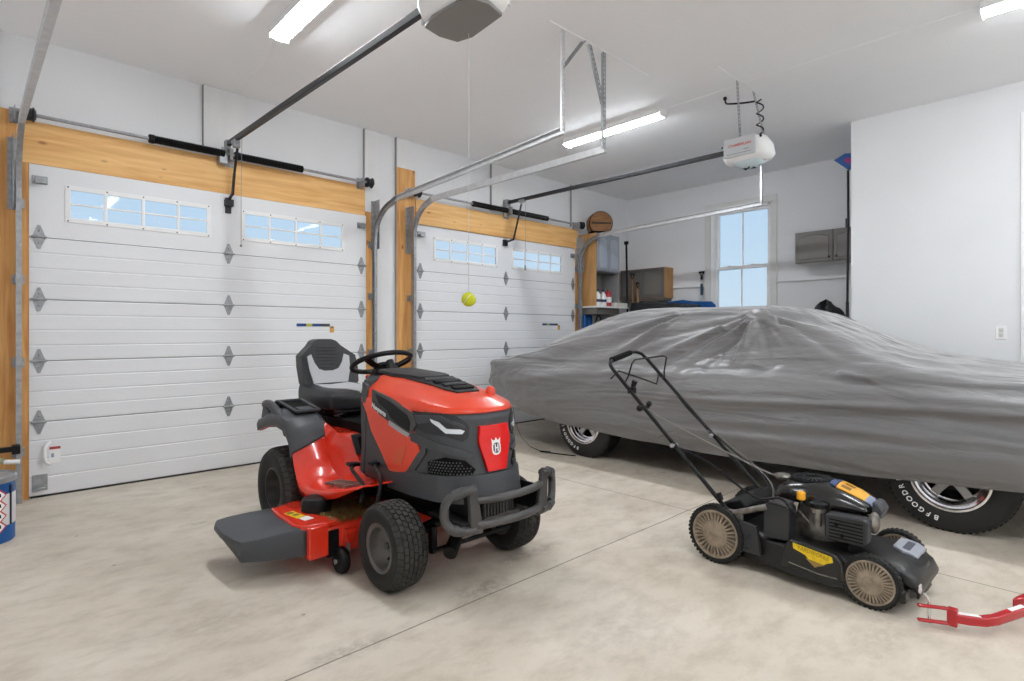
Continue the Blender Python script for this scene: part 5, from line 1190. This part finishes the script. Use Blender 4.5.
M().lathe([(.053, .06), (.0535, .1), (.053, .14)], (6.85, 5.16, 1.60), 'z', 20).build('can_label', WHITE, t)
tag(M().box(6.96, 7.24, 5.08, 5.22, 1.60, 1.66).build('shelf_box', mat('pale_carton', (226, 222, 210), .6), None, bevel=.004), 'flat pale carton at the right end of the open shelf', 'box')
KR = Matrix.Translation((6.81, 5.29, 0)) @ Matrix.Rotation(-.62, 4, 'Z') @ Matrix.Translation((-6.81, -5.29, 0))
t = thing('wooden_keg', (6.80, 5.26, 2.66), 'round-ended brown wooden keg on top of the shelf cabinet', 'keg')
M().lathe([(.0, -.10), (.15, -.10), (.168, -.10), (.175, -.09), (.185, 0), (.175, .09), (.168, .10), (0, .10)], (6.81, 5.29, 2.845), 'y', 44).xf(KR).build('keg_body', ROUNDWOOD, t)
for dy in (-.085, .07):
    M().lathe([(.176, -.010), (.181, -.01), (.181, .012), (.176, .012)], (6.81, 5.29 + dy, 2.845), 'y', 44).xf(KR).build('hoop', BLACKM, t)
M().box(6.66, 6.96, 5.175, 5.188, 2.83, 2.86).xf(KR).build('head_band', mat('dark_band', (70, 48, 30), .5), t)
M().box(6.65, 6.97, 5.17, 5.36, 2.662, 2.725).xf(KR).build('cradle', BLACKM, t, bevel=.01)
# blue folding chair / board standing below, coil of hose, tank, tools
for i, (x_, lab) in enumerate(((6.49, 'blue folded plastic board standing nearest the door track'), (6.60, 'blue folded plastic board beside the hanging hose'))):
    tag(M().box(x_, x_ + .09, 5.33, 5.40, .0, 1.47).box(x_ + .02, x_ + .07, 5.31, 5.34, .05, 1.44).tube([(x_ + .01, 5.32, .05), (x_ + .01, 5.32, 1.48)], .012, 8).build('folding_board', BLUE, None, bevel=.01), lab, 'board')
t = M().tube([(6.80, 5.36, 1.0), (6.80, 5.36, 1.3), (6.84, 5.36, 1.44), (6.88, 5.36, 1.47), (6.92, 5.36, 1.44), (6.96, 5.36, 1.3), (6.95, 5.36, 1.0), (6.88, 5.36, .92)], .012, 8, smooth=4, closed=True)
tag(t.build('hanging_hose', mat('grey_hose', (92, 92, 96), .5)), 'grey looped hose hanging below the open shelf', 'hose')
t = thing('metal_tank', (7.2, 5.28, 0), 'grey steel cylinder standing under the shelf', 'tank')
M().lathe([(0, 0), (.11, 0), (.12, .02), (.12, 1.32), (.10, 1.42), (.04, 1.47), (0, 1.47)], (7.10, 5.28, 0), 'z', 28).build('tank_body', mat('tank_grey', (138, 140, 142), .4, .4), t)
M().lathe([(.121, .5), (.124, .5), (.124, .53), (.121, .53)], (7.10, 5.28, 0), 'z', 28).build('tank_band', DSTEEL, t)
# long-handled tools between shelf and corner cabinet
for (x_, y_, h_, m1, hm, lab, nm) in ((7.275, 5.13, 2.60, BLACK, BLACK, 'tall black-handled tool leaning right of the shelf cabinet', 'push_broom'), (7.38, 5.10, 2.12, DSTEEL, ROUNDWOOD, 'wood-handled tool hanging in front of the corner cabinet', 'garden_fork'), (7.485, 5.07, 1.98, BLACK, mat('tan_handle', (176, 138, 92), .5), 'tan-handled tool beside the corner cabinet front', 'shovel')):
    t = thing(nm, (x_, y_, 0), lab, 'garden tool', 'tools leaning in the corner')
    M().tube([(x_, y_ - .05, .2), (x_, y_, h_)], .016, 10).build('tool_handle', hm, t)
    if nm == 'push_broom': M().box(x_ - .02, x_ + .02, y_ - .03, y_ + .03, h_ - .03, h_ + .02).box(x_ - .02, x_ + .09, y_ - .07, y_ + .0, .0, .2).build('tool_head', m1, t, bevel=.005)
    else:
        M().tube([(x_ - .05, y_ - .01, h_), (x_ + .05, y_ - .01, h_)], .014, 8).tube([(x_ - .045, y_ - .01, h_), (x_, y_ - .01, h_ - .09), (x_ + .045, y_ - .01, h_)], .010, 8).build('grip', BLACK, t)
        M().prism([(x_ - .04, .02), (x_ + .04, .02), (x_ + .042, .25), (x_ + .02, .34), (x_ - .02, .34), (x_ - .042, .25)], 'y', y_ - .06, y_ - .045).build('blade', m1, t)
# wheeled bin with lid propped against the wall
t = thing('wheeled_bin', (7.4, 4.7, 0), 'black bin lid and blue rim seen over the covered car', 'bin')
rows = []
for z_, g in ((.0, .10), (.2, .08), (1.35, .0), (1.42, -.01)): rows.append([(a_, b_, z_) for a_, b_ in rrect(7.12 + g, 7.60 - g, 4.12 + g, 4.94 - g, .05)])
M().grid(rows, closeu=True, cap=True).build('bin_body', BINL, t, ang=40)
M().prism([(4.06, 1.585), (4.10, 1.62), (4.92, 1.66), (4.96, 1.50), (4.92, 1.42), (4.1, 1.42)], 'x', 7.10, 7.62).build('bin_lid', BINL, t, bevel=.015, seg=3)
t2 = thing('blue_tub', (7.55, 4.1, 0), 'blue plastic sled edge behind the black lid left of the window', 'sled')
M().prism([(3.88, 1.50), (3.86, 1.60), (3.92, 1.66), (4.2, 1.67), (4.38, 1.70), (4.50, 1.69), (4.62, 1.675), (4.7, 1.66), (4.4, 1.60), (4.1, 1.54)], 'x', 7.63, 7.66).build('sled_shell', BLUE, t2, bevel=.01)
M().prism([(3.88, .02), (3.86, 1.55), (4.5, 1.60), (4.5, .02)], 'x', 7.665, 7.685).build('sled_base', BLUE, t2, bevel=.005)
t = thing('snow_shovel', (7.73, 4.13, 0), 'snow shovel with teal grip hanging left of the window', 'shovel')
M().tube([(7.735, 4.12, .3), (7.735, 4.125, 2.03)], .011, 10).build('shaft', mat('shaft_white', (200, 204, 206), .4), t)
M().tube([(7.735, 4.124, 1.76), (7.735, 4.125, 1.93)], .019, 12).build('foam_grip', TEAL, t)
M().tube([(7.735, 4.125, 1.99), (7.735, 4.125, 2.04)], .018, 10).tube([(7.735, 4.085, 2.10), (7.735, 4.165, 2.10)], .013, 8).tube([(7.735, 4.09, 2.10), (7.735, 4.125, 2.04), (7.735, 4.16, 2.10)], .011, 8).build('grip', BLACK, t)
M().prism([(3.98, .02), (4.27, .02), (4.27, .36), (4.16, .42), (4.10, .42), (3.98, .36)], 'x', 7.705, 7.735).build('blade', BLUE, t)
# broom leaning beside the corner of the right wall
t = thing('long_broom', (6.9, 1.98, 0), 'tall broom with blue head up, leaning at the right wall corner', 'broom')
M().tube([(6.93, 1.975, .05), (6.90, 1.97, 1.55)], .016, 10).tube([(6.90, 1.97, 1.55), (6.88, 1.955, 2.42), (6.88, 1.958, 2.98)], .012, 10).tube([(6.90, 1.97, 2.36), (6.90, 1.97, 2.46)], .019, 10).build('broom_handle', DSTEEL, t)
M().prism([(2.09, 3.11), (1.98, 3.16), (1.88, 3.145), (1.89, 3.0), (1.955, 2.985)], 'x', 6.84, 6.92).build('broom_head', BLUE, t, bevel=.006)
M().prism([(1.99, 3.09), (1.94, 3.11), (1.91, 3.08), (1.94, 3.03)], 'x', 6.832, 6.842).build('head_emblem', mat('magenta_plastic', (150, 40, 120), .5), t)
# black plastic bag on a stand behind the car
o = M(); rows = []
for i in range(16):
    t_ = i / 15; r_ = .28 * math.sin(PI * min(1, (t_ * .86 + .14))) ** .6 * (1 - .35 * t_); z_ = .9 + .68 * t_ ** .8
    rows.append([(7.27 + r_ * math.cos(a_) * (1 + .12 * math.sin(5 * a_ + i)), 2.30 + r_ * math.sin(a_) * (1 + .15 * math.cos(4 * a_ - i * .7)), z_ + .03 * math.sin(3 * a_ + i)) for a_ in [2 * PI * k / 28 for k in range(28)]])
tag(M().grid(rows, closeu=True, cap=True).build('rubbish_bag', BAG, None, ang=25), 'crumpled black plastic bag beyond the car by the wall corner', 'bag')
tag(M().box(7.06, 7.46, 2.08, 2.5, 0, .885).build('bag_crate', BINL, None, bevel=.01), 'dark crate under the black bag behind the car', 'crate')
tag(M().lathe([(0, 0), (.03, 0), (.035, .01), (.035, 1.08), (.02, 1.13), (0, 1.13)], (6.50, 5.22, 0), 'z', 14).build('red_tube', mat('tube_red', (190, 50, 40), .5)), 'thin red tube standing beside the right door track', 'tube')
# outlet
t = thing('wall_outlet', (XR, .655, 1.15), 'white wall outlet plate on the right wall', 'outlet')
M().box(XR - .006, XR, .618, .694, 1.155, 1.275).build('outlet_plate', TRIMW, t, bevel=.003)
M().box(XR - .009, XR - .005, .639, .673, 1.175, 1.255).build('socket_insert', mat('outlet_white', (214, 214, 212), .4), t, bevel=.002)
o = M()
for z_ in (1.195, 1.235):
    for dy in (-.007, .007): o.box(XR - .0095, XR - .0085, .656 + dy - .0015, .656 + dy + .0015, z_ - .006, z_ + .006)
    o.box(XR - .0095, XR - .0085, .653, .659, z_ - .015, z_ - .010)
o.build('socket_slots', BLACKM, t)

# ------------------------------------------------------------------ left edge: pail and safety sensor
t = thing('paint_pail', (-.045, 4.50, 0), 'blue and white metal pail with diamond hazard labels at the left edge', 'pail')
P0 = (.012, 4.50)
M().lathe([(0, .0), (.145, 0), (.15, .006), (.15, .35), (.153, .36), (0, .36)], (*P0, 0), 'z', 48).build('pail_body', BLUE, t)
M().lathe([(.1515, .10), (.152, .105), (.152, .275), (.1515, .28)], (*P0, 0), 'z', 48).build('label_band', mat('label_paper', (214, 214, 216), .5), t)
M().lathe([(.154, .345), (.158, .35), (.158, .375), (.150, .385), (.145, .372), (0, .372)], (*P0, 0), 'z', 48).build('pail_lid', GALV, t)
o = M(); o2 = M(); o3 = M()
for a0 in (-1.05, -1.6):
    for z_ in (.10, .16, .22, .28):
        for q, sz, rr in ((o, .04, .1535), (o2, .030, .1545), (o3, .012, .1555)):
            q.patch([(a0 - sz / .15, z_), (a0, z_ - sz), (a0 + sz / .15, z_), (a0, z_ + sz)] if q is not o3 else [(a0 - .05, z_ - .008), (a0 + .05, z_ - .008), (a0 + .04, z_ + .012), (a0 - .04, z_ + .012)], lambda a_, b_, off: Vector((P0[0] + off * math.cos(a_), P0[1] + off * math.sin(a_), b_)), rr, .002, .05)
o.build('hazard_diamond', mat('hazard_red', (190, 40, 50), .5), t); o2.build('diamond_field', WHITE, t); o3.build('hazard_symbol', BLACKM, t)
M().tube([(P0[0] + .155 * math.cos(-.62), P0[1] + .155 * math.sin(-.62), .10), (P0[0] + .155 * math.cos(-.62), P0[1] + .155 * math.sin(-.62), .33)], .005, 6).build('pail_handle', DSTEEL, t)
t = thing('safety_sensor', (.14, 5.30, .30), 'black door safety sensor with white plug low on the left track', 'sensor')
M().box(.02, .20, 5.24, 5.28, .385, .42).box(.17, .215, 5.22, 5.30, .37, .43).build('sensor_bracket', BLACK, t, bevel=.004)
M().tube([(.05, 5.24, .355), (.13, 5.22, .33)], .018, 10).build('sensor_body', mat('sensor_olive', (150, 150, 120), .5), t)
M().tube([(.13, 5.22, .325), (.21, 5.20, .32)], .016, 10).build('sensor_eye', TRIMW, t)

# ------------------------------------------------------------------ camera, world, exposure
cam = bpy.data.cameras.new('camera'); co = bpy.data.objects.new('camera', cam); C.objects.link(co)
th = math.atan(598 / 565)
co.location = (0, 0, 1.22); co.rotation_euler = (PI / 2, 0, th - PI / 2)
cam.sensor_width = 36; cam.lens = 565 / 1024 * 36; cam.shift_y = -8.5 / 1024; cam.clip_start = .02
bpy.context.scene.camera = co
wd = bpy.data.worlds.new('world'); bpy.context.scene.world = wd; wd.use_nodes = True; nt = wd.node_tree
bg = nt.nodes['Background']; tc = nt.nodes.new('ShaderNodeTexCoord'); sp = nt.nodes.new('ShaderNodeSeparateXYZ'); r = nt.nodes.new('ShaderNodeValToRGB')
nt.links.new(tc.outputs['Generated'], sp.inputs[0]); nt.links.new(sp.outputs[2], r.inputs[0]); nt.links.new(r.outputs[0], bg.inputs[0])
r.color_ramp.elements[0].position = 0; r.color_ramp.elements[0].color = rgb((214, 232, 246)); r.color_ramp.elements[1].position = .4; r.color_ramp.elements[1].color = rgb((176, 212, 246))
bg.inputs[1].default_value = 1.0
sc_ = bpy.context.scene
sc_.view_settings.view_transform = 'Standard'; sc_.view_settings.look = 'None'; sc_.view_settings.gamma = 1; sc_.view_settings.use_curve_mapping = False
sc_.view_settings.exposure = 0.0
sc_.cycles.max_bounces = 14; sc_.cycles.diffuse_bounces = 10; sc_.cycles.use_denoising = True
sc_.cycles.sample_clamp_indirect = 6
